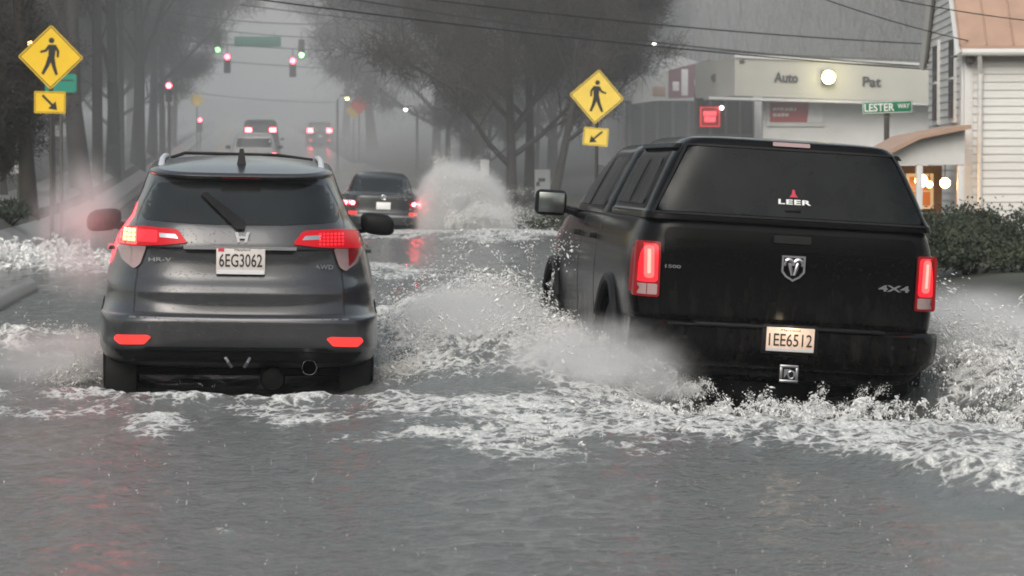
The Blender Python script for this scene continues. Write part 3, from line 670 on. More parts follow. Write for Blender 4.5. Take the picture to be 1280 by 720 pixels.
sl = P(478, 293, 62)
build_far_car('sedan_car', 'dark grey sedan with round boot emblem beside the tall plume of spray', (sl.x, 62, -.14), 4.75, 1.83, 1.40, .94, M['sedan_paint'],
              [(.56, .86, .66, .80, M['red_dim']), (.62, .84, .71, .785, M['far_red']), (.56, .74, .50, .57, M['reflector'])], 'sedan', R(2), .70, True)

def smooth(t): t = np.clip(t, 0, 1); return t*t*(3-2*t)
def base(y):
    y = np.asarray(y, float)
    return -.15 + .0215*np.log1p(np.exp((np.clip(y, -50, 420)-73)/6))*6
def gz(x, y):
    x = np.asarray(x, float); y = np.asarray(y, float)
    tl = smooth((-x-3.7)/1.0); tr = smooth((x-6.0)/2.5)
    z = base(y) - .15*smooth((x-1.8)/2.2)*(1-tr)*(y < 75)
    z = z + tl*.62*smooth((y-38)/12) + tl*.10 + tr*.42 + smooth((-x-7)/10)*.8 + smooth((x-10)/14)*.9
    return z
def gpt(px, Y, X=None):
    p = P(px, 205, Y); x = p.x if X is None else X
    return Vector((x, Y, float(gz(x, Y))))

f = lambda px, Y: gpt(px, Y)
build_far_car('minivan', 'pale white car with dark rear window waiting uphill behind the dark one', f(318, 110), 4.7, 1.78, 2.0, 1.42, M['white_paint'], [(.70, .86, 1.0, 1.22, M['far_red'])], 'suv')
build_far_car('dark_suv', 'dark tall car just ahead of the pale white car in the haze', f(326, 152), 4.9, 2.1, 2.25, 1.2, M['dark_paint'], [(.48, .80, 1.62, 1.82, M['far_red'])], 'suv')
build_far_car('distant_car', 'distant dark car in thick haze with two bright brake lights, their reflection painted below', f(400, 208), 4.7, 1.95, 1.75, 1.05, M['dark_paint'], [(.50, .88, 1.0, 1.30, M['far_red']), (.55, .80, .35, .55, M['red_glow'])], 'suv')  # lower glowing pair is the brake lights' reflection painted on the bumper

# ================================================================== GROUND, ROAD, WATER
def grid_mesh(name, xs, ys, zf, m, kind='structure', attrs=None):
    X, Y = np.meshgrid(xs, ys); Z = zf(X, Y)
    V = np.stack([X, Y, Z], -1).reshape(-1, 3); nx, ny = len(xs), len(ys)
    i = np.arange((ny-1)*nx).reshape(ny-1, nx)[:, :-1].ravel()
    F = np.stack([i, i+1, i+1+nx, i+nx], 1)
    o = np_obj(name, V, F, m, None, 180); o['kind'] = kind
    return o
xs = np.unique(np.r_[np.linspace(-900, -40, 20), np.linspace(-40, -12, 15), np.linspace(-12, 14, 70), np.linspace(14, 40, 14), np.linspace(40, 900, 20)])
ys = np.unique(np.r_[np.linspace(-60, 30, 20), np.linspace(30, 120, 60), np.linspace(120, 500, 50), np.linspace(500, 2500, 20)])
grid_mesh('ground', xs, ys, lambda X, Y: gz(X, Y)-.02, M['soil'])
grid_mesh('road', np.linspace(-3.7, 6.1, 24), np.r_[np.linspace(-60, 60, 30), np.linspace(62, 450, 120)], lambda X, Y: base(Y) - .15*smooth((X-1.8)/2.2)*(Y < 75)*(1-smooth((X-6)/2.5)) + .012, M['asphalt'])
for (x, n, mm, dash) in ((1.55, 'lane_marking', M['line_white'], True), (-1.75, 'centre_line', M['line_yellow'], False), (-1.95, 'centre_line', M['line_yellow'], False)):
    V, F = [], []
    yy = 84.
    while yy < 400:
        k = len(V); L_ = 3.0
        for (a, b_) in ((-.06, 0), (.06, 0), (.06, L_), (-.06, L_)): V.append((x+a, yy+b_, float(base(yy+b_))+.018))
        F.append((k, k+1, k+2, k+3)); yy += 9 if dash else 3
    o = np_obj(n, V, F, mm, None, 180); o['kind'] = 'structure'
# pavement with kerb on the left verge
V, F = [], []
yk = np.linspace(36, 330, 130)
for y in yk:
    z0 = float(gz(-4.9, y)) + .03; zr = float(base(y))
    for (x, z) in ((-3.75, zr-.05), (-3.77, zr+.16+.02), (-3.95, zr+.18), (-4.75, z0+.02), (-6.2, float(gz(-6.2, y))+.05), (-6.22, float(gz(-6.2, y))-.1)): V.append((x, y, z))
for i in range(len(yk)-1):
    for j in range(5): F.append((i*6+j, i*6+j+1, i*6+7+j, i*6+6+j))
o = np_obj('pavement', V, F, M['concrete'], None, 180); o['kind'] = 'structure'; o.data.set_sharp_from_angle(angle=R(25))
# low kerb nosing out of the water on the near left
bm = bmesh.new(); a, b = P(-20, 393, 28.6), P(36, 364, 33.5)
d = (Vector((b.x, b.y, 0))-Vector((a.x, a.y, 0))).normalized()
tube(bm, [(a.x-d.x*3, a.y-d.y*3, .0), (a.x, a.y, .03), (b.x, b.y, .035), (b.x+.03, b.y+.25, .0)], [.12, .12, .11, .06], 10)
o = obj('kerb', bm, M['concrete'], None, 50); o['kind'] = 'structure'

# ---- numpy noise
_p = RNG.permutation(256); _p = np.r_[_p, _p]; _g = RNG.uniform(-1, 1, (256, 2)); _g /= np.linalg.norm(_g, axis=1)[:, None]
def perlin(x, y):
    xi, yi = np.floor(x).astype(int), np.floor(y).astype(int); xf, yf = x-xi, y-yi; xi &= 255; yi &= 255
    def gr(i, j, dx, dy):
        h = _g[_p[(_p[i & 255]+j) & 255]]; return h[..., 0]*dx + h[..., 1]*dy
    u, v = xf**3*(xf*(xf*6-15)+10), yf**3*(yf*(yf*6-15)+10)
    a = gr(xi, yi, xf, yf); b = gr(xi+1, yi, xf-1, yf); c = gr(xi, yi+1, xf, yf-1); d_ = gr(xi+1, yi+1, xf-1, yf-1)
    return (a*(1-u)+b*u)*(1-v) + (c*(1-u)+d_*u)*v
def fbm(x, y, o=4, ridged=False):
    s = 0; a = 1.; t = 0
    for k in range(o):
        n = perlin(x*2**k+17*k, y*2**k-9*k)
        s = s + a*((1-np.abs(n)*2) if ridged else n); t += a; a *= .5
    return s/t

# ---- flood water: features are (x, y, sx, sy, rot, height, foam)
FEAT = [
    (1.72, 21.8, .55, 2.2, 0, .27, 1.2), (1.5, 24.0, .5, 1.2, 0, .20, 1.0), (2.15, 19.4, .35, 1.1, 0, .12, 1.0), (1.2, 19.3, .35, 1.0, 0, .07, .8),
    (5.25, 20.3, .55, 2.2, 0, .20, 1.15), (5.6, 22.5, .9, 2.5, 0, .16, 1.1), (5.0, 16.7, .5, 1.0, 0, .08, 1.1), (4.8, 15.0, .5, .8, .4, .08, 1.0),
    (2.1, 15.9, .9, 1.1, 0, .05, 1.05), (3.3, 15.0, .8, .8, .2, .05, 1.1), (1.2, 16.6, .6, .8, 0, .04, 1.0), (3.4, 14.1, .5, .8, .3, .05, .95), (3.4, 16.6, .9, .6, 0, -.04, 1.1), (4.5, 14.0, .7, .9, .2, .04, 1.0), (2.3, 17.6, .35, .6, 0, .05, 1.1), (1.7, 14.3, .8, .5, 0, .02, .55),
    (3.2, 13.0, .16, .6, .25, .10, 1.15), (3.55, 12.0, .16, .6, .45, .09, 1.0), (3.95, 13.2, .4, .5, .3, .04, .8),
    (-1.6, 21.3, .5, 1.1, 0, .19, .75), (-2.2, 21.0, .6, 1.3, 0, .13, .65), (-1.0, 18.0, .28, .5, 0, .10, 1.0), (-1.6, 17.9, .3, .3, 0, .05, .6),
    (-.45, 17.3, .25, .22, 0, .09, 1.0), (.25, 17.3, .3, .22, 0, .09, 1.0), (-.15, 16.9, .9, .4, 0, .01, .7), (.8, 17.7, .2, .3, 0, .04, .7),
    (-.52, 15.9, .16, .7, .1, .03, .85), (-.08, 11.4, .07, .12, 0, .008, .7), (-1.2, 16.8, .4, .4, 0, .02, .65), (.3, 16.2, .4, .4, .2, .015, .6), (1.0, 15.0, .4, .5, .3, .015, .7),
    (-2.4, 42.0, 1.4, 3.5, .25, .06, 1.0), (-3.6, 46, 1.0, 3.0, 0, .05, .9), (-1.5, 38.5, .9, 2.0, .2, .05, .85),
    (1.7, 38.6, .8, 2.2, 0, .06, .95), (.9, 41, .8, 3, 0, .05, .8), (3.2, 58.5, 1.6, 3.2, 0, .10, 1.1), (5.2, 55, 1.2, 2.0, 0, .18, 1.1), (6.5, 51.5, .8, 1.2, 0, .10, .9), (4.4, 52.5, .9, 1.5, 0, .05, .8),
    (3.55, 17.9, .80, 1.05, 0, -.30, .75), (4.32, 17.2, .30, 1.2, 0, -.34, .6), (.0, 18.4, .75, .6, 0, -.13, .3),
]
def water_fields(X, Y):
    lvl = .024*fbm(X*1.1, Y*.8, 3) + .020*fbm(X*3.2+5, Y*2.4, 3)
    near = np.clip(1-(Y-30)/40, .25, 1)
    fine = .010*fbm(X*9, Y*6, 2)*near
    wx, wy = X+.25*fbm(X*1.1, Y*1.1, 3), Y+.35*fbm(X*1.1+40, Y*1.1, 3)
    T = fbm(wx*2.2, wy*1.5, 4, True); T2 = fbm(X*6.5+3, Y*4.5, 3, True)
    Hs = np.zeros_like(X); Fm = np.zeros_like(X); Nn = fbm(wx*1.9+7, wy*1.1, 5); Nf = fbm(X*9+2, Y*5, 3)
    for (cx, cy, sx, sy, ro, h, fo) in FEAT:
        c, s = math.cos(ro), math.sin(ro); dx, dy = wx-cx, wy-cy
        u, v = (dx*c+dy*s)/sx, (-dx*s+dy*c)/sy
        G = np.exp(-.5*(u*u+v*v)); Hs += h*G*(np.clip(.45+.55*T+.12*T2, 0, 2) if h > 0 else 1.); Fm = np.maximum(Fm, fo*G)
    foam = smooth((Fm + .95*Nn + .35*Nf - .30)/.55)*np.clip(Fm*2.2, 0, 1)
    stray = smooth((Nn*1.0 + Nf*.5 - .62)/.2)*np.clip(1-(np.abs(Y-17)/4), 0, 1)*.5
    foam = np.clip(np.maximum(foam, stray), 0, 1)
    Hs += foam*.018*(T2-.2)*near + foam*.014*Nf
    return lvl + fine + Hs, foam, Fm
def water_mat():
    m, nt, b = new_mat('flood_water'); L = nt.links
    tc = node(nt, 'ShaderNodeTexCoord'); at = node(nt, 'ShaderNodeAttribute', attribute_name='foam')
    mp = node(nt, 'ShaderNodeMapping'); mp.inputs['Scale'].default_value = (1, .62, 1); L.new(tc.outputs['Object'], mp.inputs['Vector'])
    n1 = node(nt, 'ShaderNodeTexNoise'); n1.inputs['Scale'].default_value = 26; n1.inputs['Detail'].default_value = 5; n1.inputs['Roughness'].default_value = .65; L.new(mp.outputs[0], n1.inputs['Vector'])
    n2 = node(nt, 'ShaderNodeTexNoise'); n2.inputs['Scale'].default_value = 7; n2.inputs['Detail'].default_value = 6; n2.inputs['Distortion'].default_value = .6; L.new(mp.outputs[0], n2.inputs['Vector'])
    # foam breakup
    a1 = node(nt, 'ShaderNodeMath', operation='MULTIPLY_ADD'); a1.inputs[1].default_value = 2.2; a1.inputs[2].default_value = -1.1; L.new(n1.outputs['Fac'], a1.inputs[0])
    a2 = node(nt, 'ShaderNodeMath', operation='MULTIPLY_ADD'); a2.inputs[1].default_value = 1.8; L.new(n2.outputs['Fac'], a2.inputs[0]); a2.inputs[2].default_value = -.9
    s1 = node(nt, 'ShaderNodeMath', operation='ADD'); L.new(a1.outputs[0], s1.inputs[0]); L.new(a2.outputs[0], s1.inputs[1])
    s2 = node(nt, 'ShaderNodeMath', operation='ADD'); L.new(s1.outputs[0], s2.inputs[0]); L.new(at.outputs['Fac'], s2.inputs[1])
    wv = node(nt, 'ShaderNodeVectorMath', operation='ADD'); sc_ = node(nt, 'ShaderNodeVectorMath', operation='SCALE'); sc_.inputs['Scale'].default_value = .22; L.new(n2.outputs['Color'], sc_.inputs[0]); L.new(mp.outputs[0], wv.inputs[0]); L.new(sc_.outputs[0], wv.inputs[1])
    vo = node(nt, 'ShaderNodeTexVoronoi', feature='DISTANCE_TO_EDGE'); vo.inputs['Scale'].default_value = 9; L.new(wv.outputs[0], vo.inputs['Vector'])
    lc = node(nt, 'ShaderNodeMapRange'); lc.inputs['From Min'].default_value = .0; lc.inputs['From Max'].default_value = .22; lc.inputs['To Min'].default_value = .55; lc.inputs['To Max'].default_value = -.35; L.new(vo.outputs['Distance'], lc.inputs['Value'])
    s3 = node(nt, 'ShaderNodeMath', operation='ADD'); L.new(s2.outputs[0], s3.inputs[0]); L.new(lc.outputs[0], s3.inputs[1])
    mr = node(nt, 'ShaderNodeMapRange', interpolation_type='SMOOTHSTEP'); mr.inputs['From Min'].default_value = .30; mr.inputs['From Max'].default_value = 1.45; L.new(s3.outputs[0], mr.inputs['Value'])
    gt = node(nt, 'ShaderNodeMath', operation='MULTIPLY'); L.new(mr.outputs[0], gt.inputs[0])
    g2 = node(nt, 'ShaderNodeMapRange'); g2.inputs['From Max'].default_value = .18; L.new(at.outputs['Fac'], g2.inputs['Value']); L.new(g2.outputs[0], gt.inputs[1])
    mc = node(nt, 'ShaderNodeMix', data_type='RGBA'); mc.inputs[6].default_value = (.128, .136, .132, 1); L_sp = node(nt, 'ShaderNodeTexNoise'); L_sp.inputs['Scale'].default_value = 85; L_sp.inputs['Detail'].default_value = 3; L.new(tc.outputs['Object'], L_sp.inputs['Vector'])
    fr = node(nt, 'ShaderNodeMapRange'); fr.inputs['From Min'].default_value = .36; fr.inputs['From Max'].default_value = .64; L.new(L_sp.outputs['Fac'], fr.inputs['Value'])
    fc = node(nt, 'ShaderNodeMix', data_type='RGBA'); fc.inputs[6].default_value = (.42, .42, .40, 1); fc.inputs[7].default_value = (.86, .86, .84, 1); L.new(fr.outputs[0], fc.inputs[0]); L.new(fc.outputs[2], mc.inputs[7])
    L.new(gt.outputs[0], mc.inputs[0]); L.new(mc.outputs[2], b.inputs['Base Color'])
    rr = node(nt, 'ShaderNodeMapRange'); rr.inputs['To Min'].default_value = .09; rr.inputs['To Max'].default_value = .75; L.new(gt.outputs[0], rr.inputs['Value']); L.new(rr.outputs[0], b.inputs['Roughness'])
    b.inputs['IOR'].default_value = 1.33
    bp = node(nt, 'ShaderNodeBump'); bp.inputs['Strength'].default_value = .6; bp.inputs['Distance'].default_value = .02; L.new(s1.outputs[0], bp.inputs['Height']); L.new(bp.outputs[0], b.inputs['Normal'])
    return m
wx_ = np.unique(np.r_[np.linspace(-40, -4.2, 40), np.linspace(-4.2, 6.4, 320), np.linspace(6.4, 30, 30)])
yl = [-20, -5, 3, 6, 8, 9.3]
while yl[-1] < 24.5: yl.append(yl[-1]+.034)
st = .036
while yl[-1] < 96: yl.append(yl[-1]+st); st = min(.30, st*1.02)
X, Y = np.meshgrid(wx_, np.array(yl)); H, FO, FM = water_fields(X, Y)
V = np.stack([X, Y, H], -1).reshape(-1, 3); nx = len(wx_); i = np.arange((len(yl)-1)*nx).reshape(-1, nx)[:, :-1].ravel()
o = np_obj('flood_water', V, np.stack([i, i+1, i+1+nx, i+nx], 1), water_mat(), None, 180, {'foam': FO.ravel()}); o['kind'] = 'structure'

# ---- thrown water: drops on ballistic arcs
OCT_V = np.array([(1, 0, 0), (-1, 0, 0), (0, 1, 0), (0, -1, 0), (0, 0, 1), (0, 0, -1)], float)
OCT_F = np.array([(0, 2, 4), (2, 1, 4), (1, 3, 4), (3, 0, 4), (2, 0, 5), (1, 2, 5), (3, 1, 5), (0, 3, 5)])
def drops(label, emitters, m, seed):
    g = np.random.default_rng(seed); C = []; D = []; RD = []
    for (p0, spread, v, vs, jets, per, tm, r0) in emitters:
        p0, v = np.array(p0), np.array(v)
        for _ in range(jets):
            q = p0 + np.array(spread)*g.uniform(-1, 1, 3); vj = v + np.array(vs)*g.normal(0, 1, 3)
            t = tm*g.uniform(.02, 1, per)**.8; jit = g.normal(0, 1, (per, 3))*(.05 + .22*t[:, None])
            vel = vj + jit; pt = q + vel*t[:, None] + np.array([0, 0, -4.9])*t[:, None]**2
            dv = vel + np.array([0, 0, -9.8])*t[:, None]
            k = pt[:, 2] > -.06; C.append(pt[k]); D.append(dv[k]); RD.append(r0*np.exp(g.normal(-.25, .5, k.sum())))
    C = np.concatenate(C); D = np.concatenate(D); RD = np.concatenate(RD)[:, None, None]; n = len(C)
    D /= np.linalg.norm(D, axis=1)[:, None]; U = np.cross(D, g.normal(0, 1, (n, 3))); U /= np.linalg.norm(U, axis=1)[:, None]; W_ = np.cross(D, U)
    st_ = (1 + g.exponential(1.0, n))[:, None]
    B = np.stack([U, -U, W_, -W_, D*st_, -D*st_], 1)
    V = (C[:, None, :] + B*RD).reshape(-1, 3)
    F = (OCT_F[None] + (np.arange(n)*6)[:, None, None]).reshape(-1, 3)
    o = np_obj('water_spray', V, F, m, None, 180)
    return tag(o, label, 'spray', None, 'stuff')
drops('white froth and drops thrown up between the two near vehicles', [
    ((2.3, 23.3, .1), (.1, .4, .05), (-1.5, -1.6, 1.9), (.7, .9, .6), 220, 220, .55, .0045),
    ((2.35, 20.3, .05), (.1, .5, .05), (-1.1, -1.0, 1.6), (.5, .8, .6), 160, 170, .5, .0045),
    ((1.7, 21.8, .2), (.6, 1.8, .05), (0, -.3, 1.0), (.4, .5, .5), 300, 120, .45, .004),
    ((2.2, 19.0, -.05), (.3, .3, .03), (-.2, -.8, 1.5), (.6, .6, .5), 70, 130, .4, .0045)], M['drop'], 1)
drops('high sheet of white spray thrown right of the black pickup', [
    ((4.6, 23.3, .1), (.1, .4, .05), (1.5, -1.4, 1.5), (.7, .9, .5), 220, 230, .45, .0045),
    ((4.6, 20.0, .05), (.1, .5, .05), (1.0, -.8, 1.4), (.6, .8, .5), 200, 190, .4, .0045),
    ((5.2, 20.5, .12), (.6, 2.0, .05), (.2, -.3, 1.0), (.5, .5, .5), 300, 120, .5, .0045),
    ((5.15, 17.6, .0), (.4, .6, .03), (.2, -.6, 1.1), (.5, .6, .5), 110, 130, .35, .0045)], M['drop'], 2)
drops('low spray churned up behind the black pickup', [
    ((3.3, 17.3, -.16), (.6, .4, .03), (0, -.6, 1.15), (.5, .6, .4), 220, 200, .24, .0024),
    ((2.65, 18.6, -.05), (.3, .3, .03), (-.4, -.4, 1.15), (.5, .5, .4), 110, 220, .30, .0025),
    ((2.9, 15.7, 0), (1.5, 1.3, .02), (0, -.2, .7), (.4, .4, .25), 420, 60, .18, .0032)], M['drop'], 3)
drops('brownish spray kicked up around the grey compact SUV', [
    ((-1.05, 19.4, .0), (.1, .3, .03), (-.8, -.8, 1.0), (.4, .6, .4), 80, 120, .28, .003),
    ((-1.1, 21.8, .0), (.1, .5, .03), (-1.2, -.9, 1.3), (.5, .6, .4), 90, 130, .36, .003),
    ((.9, 19.2, .0), (.1, .3, .03), (.6, -.8, 1.0), (.4, .6, .4), 70, 110, .28, .003),
    ((0, 17.6, -.05), (.9, .2, .02), (0, -.5, .7), (.4, .4, .3), 90, 40, .16, .003),
    ((-1.8, 21, .12), (.8, 1, .03), (0, -.3, .8), (.4, .4, .3), 120, 60, .25, .0035)], M['drop_d'], 4)
drops('tall plume of white spray beside the dark sedan', [
    ((4.2, 62.8, .1), (.15, .6, .05), (.55, -1.0, 3.5), (.65, .8, .9), 460, 300, .58, .0042),
    ((4.5, 61.5, .1), (.4, .6, .05), (1.5, -.8, 2.0), (.9, .8, .7), 320, 240, .5, .0042)], M['drop'], 5)
drops('white bow spray left of the grey SUV by the kerb', [
    ((-2.6, 42, .05), (1.2, 3.4, .05), (-.3, -.4, .8), (.5, .5, .3), 220, 80, .2, .008),
    ((-3.4, 46, .1), (.8, 2.5, .05), (-.3, -.3, 1.0), (.4, .5, .4), 120, 80, .25, .008)], M['drop'], 6)

drops('fine rain splashes dotting the open water in front', [
    ((.9, 12.2, .0), (3.4, 3.2, .005), (0, 0, .55), (.12, .12, .2), 420, 4, .08, .0013),
    ((0, 30, .0), (5.5, 12, .005), (0, 0, .7), (.12, .12, .2), 700, 4, .13, .003)], M['drop_d'], 8)

# ---- mist hanging over the spray (bounded clouds of fine droplets)
def mist(label, c, s, dens, seed, nscale=1.6, col=(.9, .9, .9)):
    bm = bmesh.new(); bmesh.ops.create_icosphere(bm, subdivisions=3, radius=1)
    o = obj('spray_mist', bm, None, None, 180, loc=c); o.scale = s
    tag(o, label, 'mist', None, 'stuff')
    m = bpy.data.materials.new('spray_mist'); m.use_nodes = True; nt = m.node_tree; nt.nodes.clear(); L = nt.links
    out = node(nt, 'ShaderNodeOutputMaterial'); pv = node(nt, 'ShaderNodeVolumePrincipled'); L.new(pv.outputs[0], out.inputs['Volume'])
    pv.inputs['Color'].default_value = (*col, 1)
    tc = node(nt, 'ShaderNodeTexCoord'); ln = node(nt, 'ShaderNodeVectorMath', operation='LENGTH'); L.new(tc.outputs['Object'], ln.inputs[0])
    fall = node(nt, 'ShaderNodeMapRange', interpolation_type='SMOOTHSTEP'); fall.inputs['From Min'].default_value = 1; fall.inputs['From Max'].default_value = .1; L.new(ln.outputs['Value'], fall.inputs['Value'])
    n = node(nt, 'ShaderNodeTexNoise', noise_dimensions='4D'); n.inputs['W'].default_value = seed*3.1; n.inputs['Scale'].default_value = nscale; n.inputs['Detail'].default_value = 5; n.inputs['Roughness'].default_value = .6; L.new(tc.outputs['Object'], n.inputs['Vector'])
    mr = node(nt, 'ShaderNodeMapRange'); mr.inputs['From Min'].default_value = .36; mr.inputs['From Max'].default_value = .68; L.new(n.outputs['Fac'], mr.inputs['Value'])
    mu = node(nt, 'ShaderNodeMath', operation='MULTIPLY'); L.new(fall.outputs[0], mu.inputs[0]); L.new(mr.outputs[0], mu.inputs[1])
    m2 = node(nt, 'ShaderNodeMath', operation='MULTIPLY'); m2.inputs[1].default_value = dens; L.new(mu.outputs[0], m2.inputs[0]); L.new(m2.outputs[0], pv.inputs['Density'])
    o.data.materials.append(m)
    return o
mist('mist of fine spray inside the plume beside the sedan', (4.62, 62.3, .30), (1.25, 1.3, 1.4), 30, 1, 1.0)
mist('mist of spray drifting off the left wheels of the pickup', (2.25, 18.5, .10), (.75, 1.3, .42), 6.5, 2)
mist('thin brownish mist left of the grey SUV rear wheel', (-1.35, 20.0, .08), (.65, 1.6, .30), 4.0, 8)
mist('mist of spray right of the pickup', (5.2, 20.5, .22), (.8, 2.4, .42), 4.0, 3)
mist('mist left of the grey SUV glowing red from an added light inside', (-1.20, 20.9, .98), (.42, 1.5, .62), 1.9, 4)
mist('pale trailing mist of tyre spray over the road ahead of the dark sedan', (2.0, 92, 1.3), (5.5, 22, 2.6), .05, 7, 2.2)
mist('mist over the froth between the two near vehicles', (1.7, 21.6, .22), (.75, 2.6, .40), 5.0, 5)

# ================================================================== SIGNS
def limb(pts, w):
    """flat stroke with round ends and its own width at each joint"""
    out_l, out_r = [], []; P2 = [Vector(p) for p in pts]
    for i, p in enumerate(P2):
        d = (P2[min(i+1, len(P2)-1)]-P2[max(i-1, 0)]).normalized(); n = Vector((-d.y, d.x))*w[i]
        e = d*w[i]*.6 if i == len(P2)-1 else (-d*w[i]*.6 if i == 0 else Vector((0, 0)))
        out_l.append(tuple(p+n+e)); out_r.append(tuple(p-n+e))
    return out_l + out_r[::-1]
WALK = [
    [(.02+.095*math.cos(a), .56+.095*math.sin(a)) for a in np.linspace(0, 2*math.pi, 15)[:-1]],
    [(-.07, .42), (.13, .42), (.17, .36), (.13, .0), (.10, -.06), (-.08, -.06), (-.08, .10)],
    limb([(-.05, .37), (-.17, .22), (-.33, .17)], [.055, .045, .035]),
    limb([(.13, .37), (.24, .20), (.23, .02)], [.055, .045, .035]),
    limb([(-.03, -.04), (-.12, -.28), (-.26, -.55)], [.085, .065, .045]),
    limb([(.05, -.04), (.10, -.28), (.19, -.56)], [.085, .065, .045]),
]
def crosswalk_sign(p_top, half, plate_c, plate_h, Y, label, mirror, zrot, zbase, mats, tilt=0.):
    """diamond centred p_top (world), half-diagonal in m; lower arrow plate"""
    root = thing('crosswalk_sign', (p_top.x, Y, zbase), label, 'road sign', 'pedestrian crossing signs', (0, 0, zrot))
    zt = p_top.z - zbase
    bm = bmesh.new(); tube(bm, [(0, .04, -.3), (0, .04, zt+half*.6)], .035, 8); obj('post', bm, M['darkpost'], root)
    bm = bmesh.new(); prism(bm, round_poly([(0, half), (half, 0), (0, -half), (-half, 0)], half*.07), 'xz', -.004, .004)
    d = obj('diamond_plate', bm, mats, root, loc=(0, 0, zt)); d.rotation_euler = (0, tilt, 0)
    bm = bmesh.new(); k1, k2 = .955, .915
    for i in range(4):
        a = [(0, 1), (1, 0), (0, -1), (-1, 0)]; p, q_ = a[i], a[(i+1) % 4]
        vs = [bm.verts.new((p[0]*half*k1, -.0055, p[1]*half*k1)), bm.verts.new((q_[0]*half*k1, -.0055, q_[1]*half*k1)), bm.verts.new((q_[0]*half*k2, -.0055, q_[1]*half*k2)), bm.verts.new((p[0]*half*k2, -.0055, p[1]*half*k2))]
        bm.faces.new(vs)
    obj('border_line', bm, M['sign_black'], d)
    bm = bmesh.new()
    for k, poly in enumerate(WALK):
        pts = [((-x if mirror else x)*half*.92, z*half*.92) for x, z in poly]
        prism(bm, pts, 'xz', -.007-.0006*k, -.0045)
    obj('walking_figure', bm, M['sign_black'], d)
    pc = plate_c - zbase; w, h = plate_h
    bm = bmesh.new(); prism(bm, round_poly([(-w/2, h/2), (w/2, h/2), (w/2, -h/2), (-w/2, -h/2)], .02), 'xz', -.004, .004)
    a = obj('arrow_plate', bm, mats, root, loc=(-.02, 0, pc)); a.rotation_euler = (0, tilt, 0)
    bm = bmesh.new(); s = -1 if mirror else 1
    prism(bm, [(x*h*s, z*h) for x, z in limb([(-.32, .30), (.14, -.16)], [.055, .055])], 'xz', -.007, -.0045)
    prism(bm, [(x*h*s, z*h) for x, z in ((.33, -.35), (.26, .06), (-.08, -.28))], 'xz', -.0076, -.0045)
    obj('arrow', bm, M['sign_black'], a)
    bm = bmesh.new()
    for (cx, cz, sx, sz) in ((0, h/2-.02, w-.04, .008), (0, -h/2+.02, w-.04, .008), (-w/2+.02, 0, .008, h-.05), (w/2-.02, 0, .008, h-.05)):
        box(bm, (cx, -.0055, cz), (sx, .002, sz))
    obj('border_line', bm, M['sign_black'], a)
    return root
pL = P(63.5, 71.5, 50); crosswalk_sign(pL, .555, P(62, 128, 50).z, (.53, .375), 50, 'bright yellow crosswalk sign on the left verge, its arrow pointing right', False, R(4), float(gz(pL.x-.4, 50)), M['yellow'], R(1))
pR = P(746, 121, 57); crosswalk_sign(pR, .55, P(741, 171, 57).z, (.50, .36), 57, 'paler yellow crosswalk sign behind the pickup, its arrow pointing left', True, R(-3), float(gz(pR.x, 57)), M['yellow_pale'], R(5))

def street_name_sign():
    p = P(1109, 134, 47); z0 = float(gz(p.x, 47))
    root = thing('street_name_sign', (p.x, 47, z0), 'green street name sign reading LESTER WAY on a dark post', 'street sign')
    bm = bmesh.new(); box(bm, (0, .03, (p.z-z0)/2-.1), (.085, .05, p.z-z0-.1), .01); obj('post', bm, M['darkpost'], root)
    bm = bmesh.new(); box(bm, (0, 0, 0), (.85, .02, .20), .008); b = obj('name_blade', bm, M['green_sign'], root, loc=(0, 0, p.z-z0)); b.rotation_euler = (0, R(-2), 0)
    text('LESTER', .50, .13, 'sign_lettering', M['white_mark'], b, (-.135, -.0105, 0), bold=.012)
    text('WAY', .20, .08, 'sign_lettering', M['white_mark'], b, (.275, -.0105, .012), bold=.01)
    bm = bmesh.new()
    for (cx, cz, sx, sz) in ((0, .09, .82, .008), (0, -.09, .82, .008), (-.41, 0, .008, .18), (.41, 0, .008, .18)): box(bm, (cx, -.011, cz), (sx, .002, sz))
    obj('border_line', bm, M['white_mark'], b)
    bm = bmesh.new(); box(bm, (0, .02, -.12), (.10, .03, .05), .008); obj('bracket', bm, M['darkpost'], root, loc=(0, 0, p.z-z0))
street_name_sign()

def small_sign(name, px, py, Y, w, h, m, label, cat='road sign', diamond=False, post=True, group=None, face=None):
    p = P(px, py, Y); z0 = float(gz(p.x, Y)); root = thing(name, (p.x, Y, z0), label, cat, group)
    if post:
        bm = bmesh.new(); tube(bm, [(0, .04, -.2), (0, .04, p.z-z0)], .035, 8); obj('post', bm, M['steel'], root)
    bm = bmesh.new()
    pts = [(0, h/2), (w/2, 0), (0, -h/2), (-w/2, 0)] if diamond else [(-w/2, h/2), (w/2, h/2), (w/2, -h/2), (-w/2, -h/2)]
    prism(bm, round_poly(pts, .04), 'xz', -.01, .01); pl = obj('sign_plate', bm, m, root, loc=(0, 0, p.z-z0))
    if face:
        bm = bmesh.new()
        for (cx, cz, sx, sz) in face: box(bm, (cx, -.012, cz), (sx, .004, sz))
        obj('sign_marking', bm, M['letter'], pl)
    return root
small_sign('orange_sign', 449, 131, 150, 1.05, 1.05, M['orange_sign'], 'orange diamond work sign far down the right verge', diamond=True)
small_sign('warning_sign', 442, 138, 158, .95, .95, M['yellow_pale'], 'small yellow warning sign half hidden behind the orange diamond', diamond=True)
small_sign('warning_sign', 246, 125, 165, .8, .8, M['yellow_pale'], 'small yellow diamond sign lost in the haze on the left', diamond=True)
small_sign('notice_board', 675, 230, 84, .60, .85, M['white_mark'], 'white notice board between the tree trunks above the pickup mirror', 'notice board', face=[(.05, .12, .2, .1), (-.06, .0, .1, .12)])
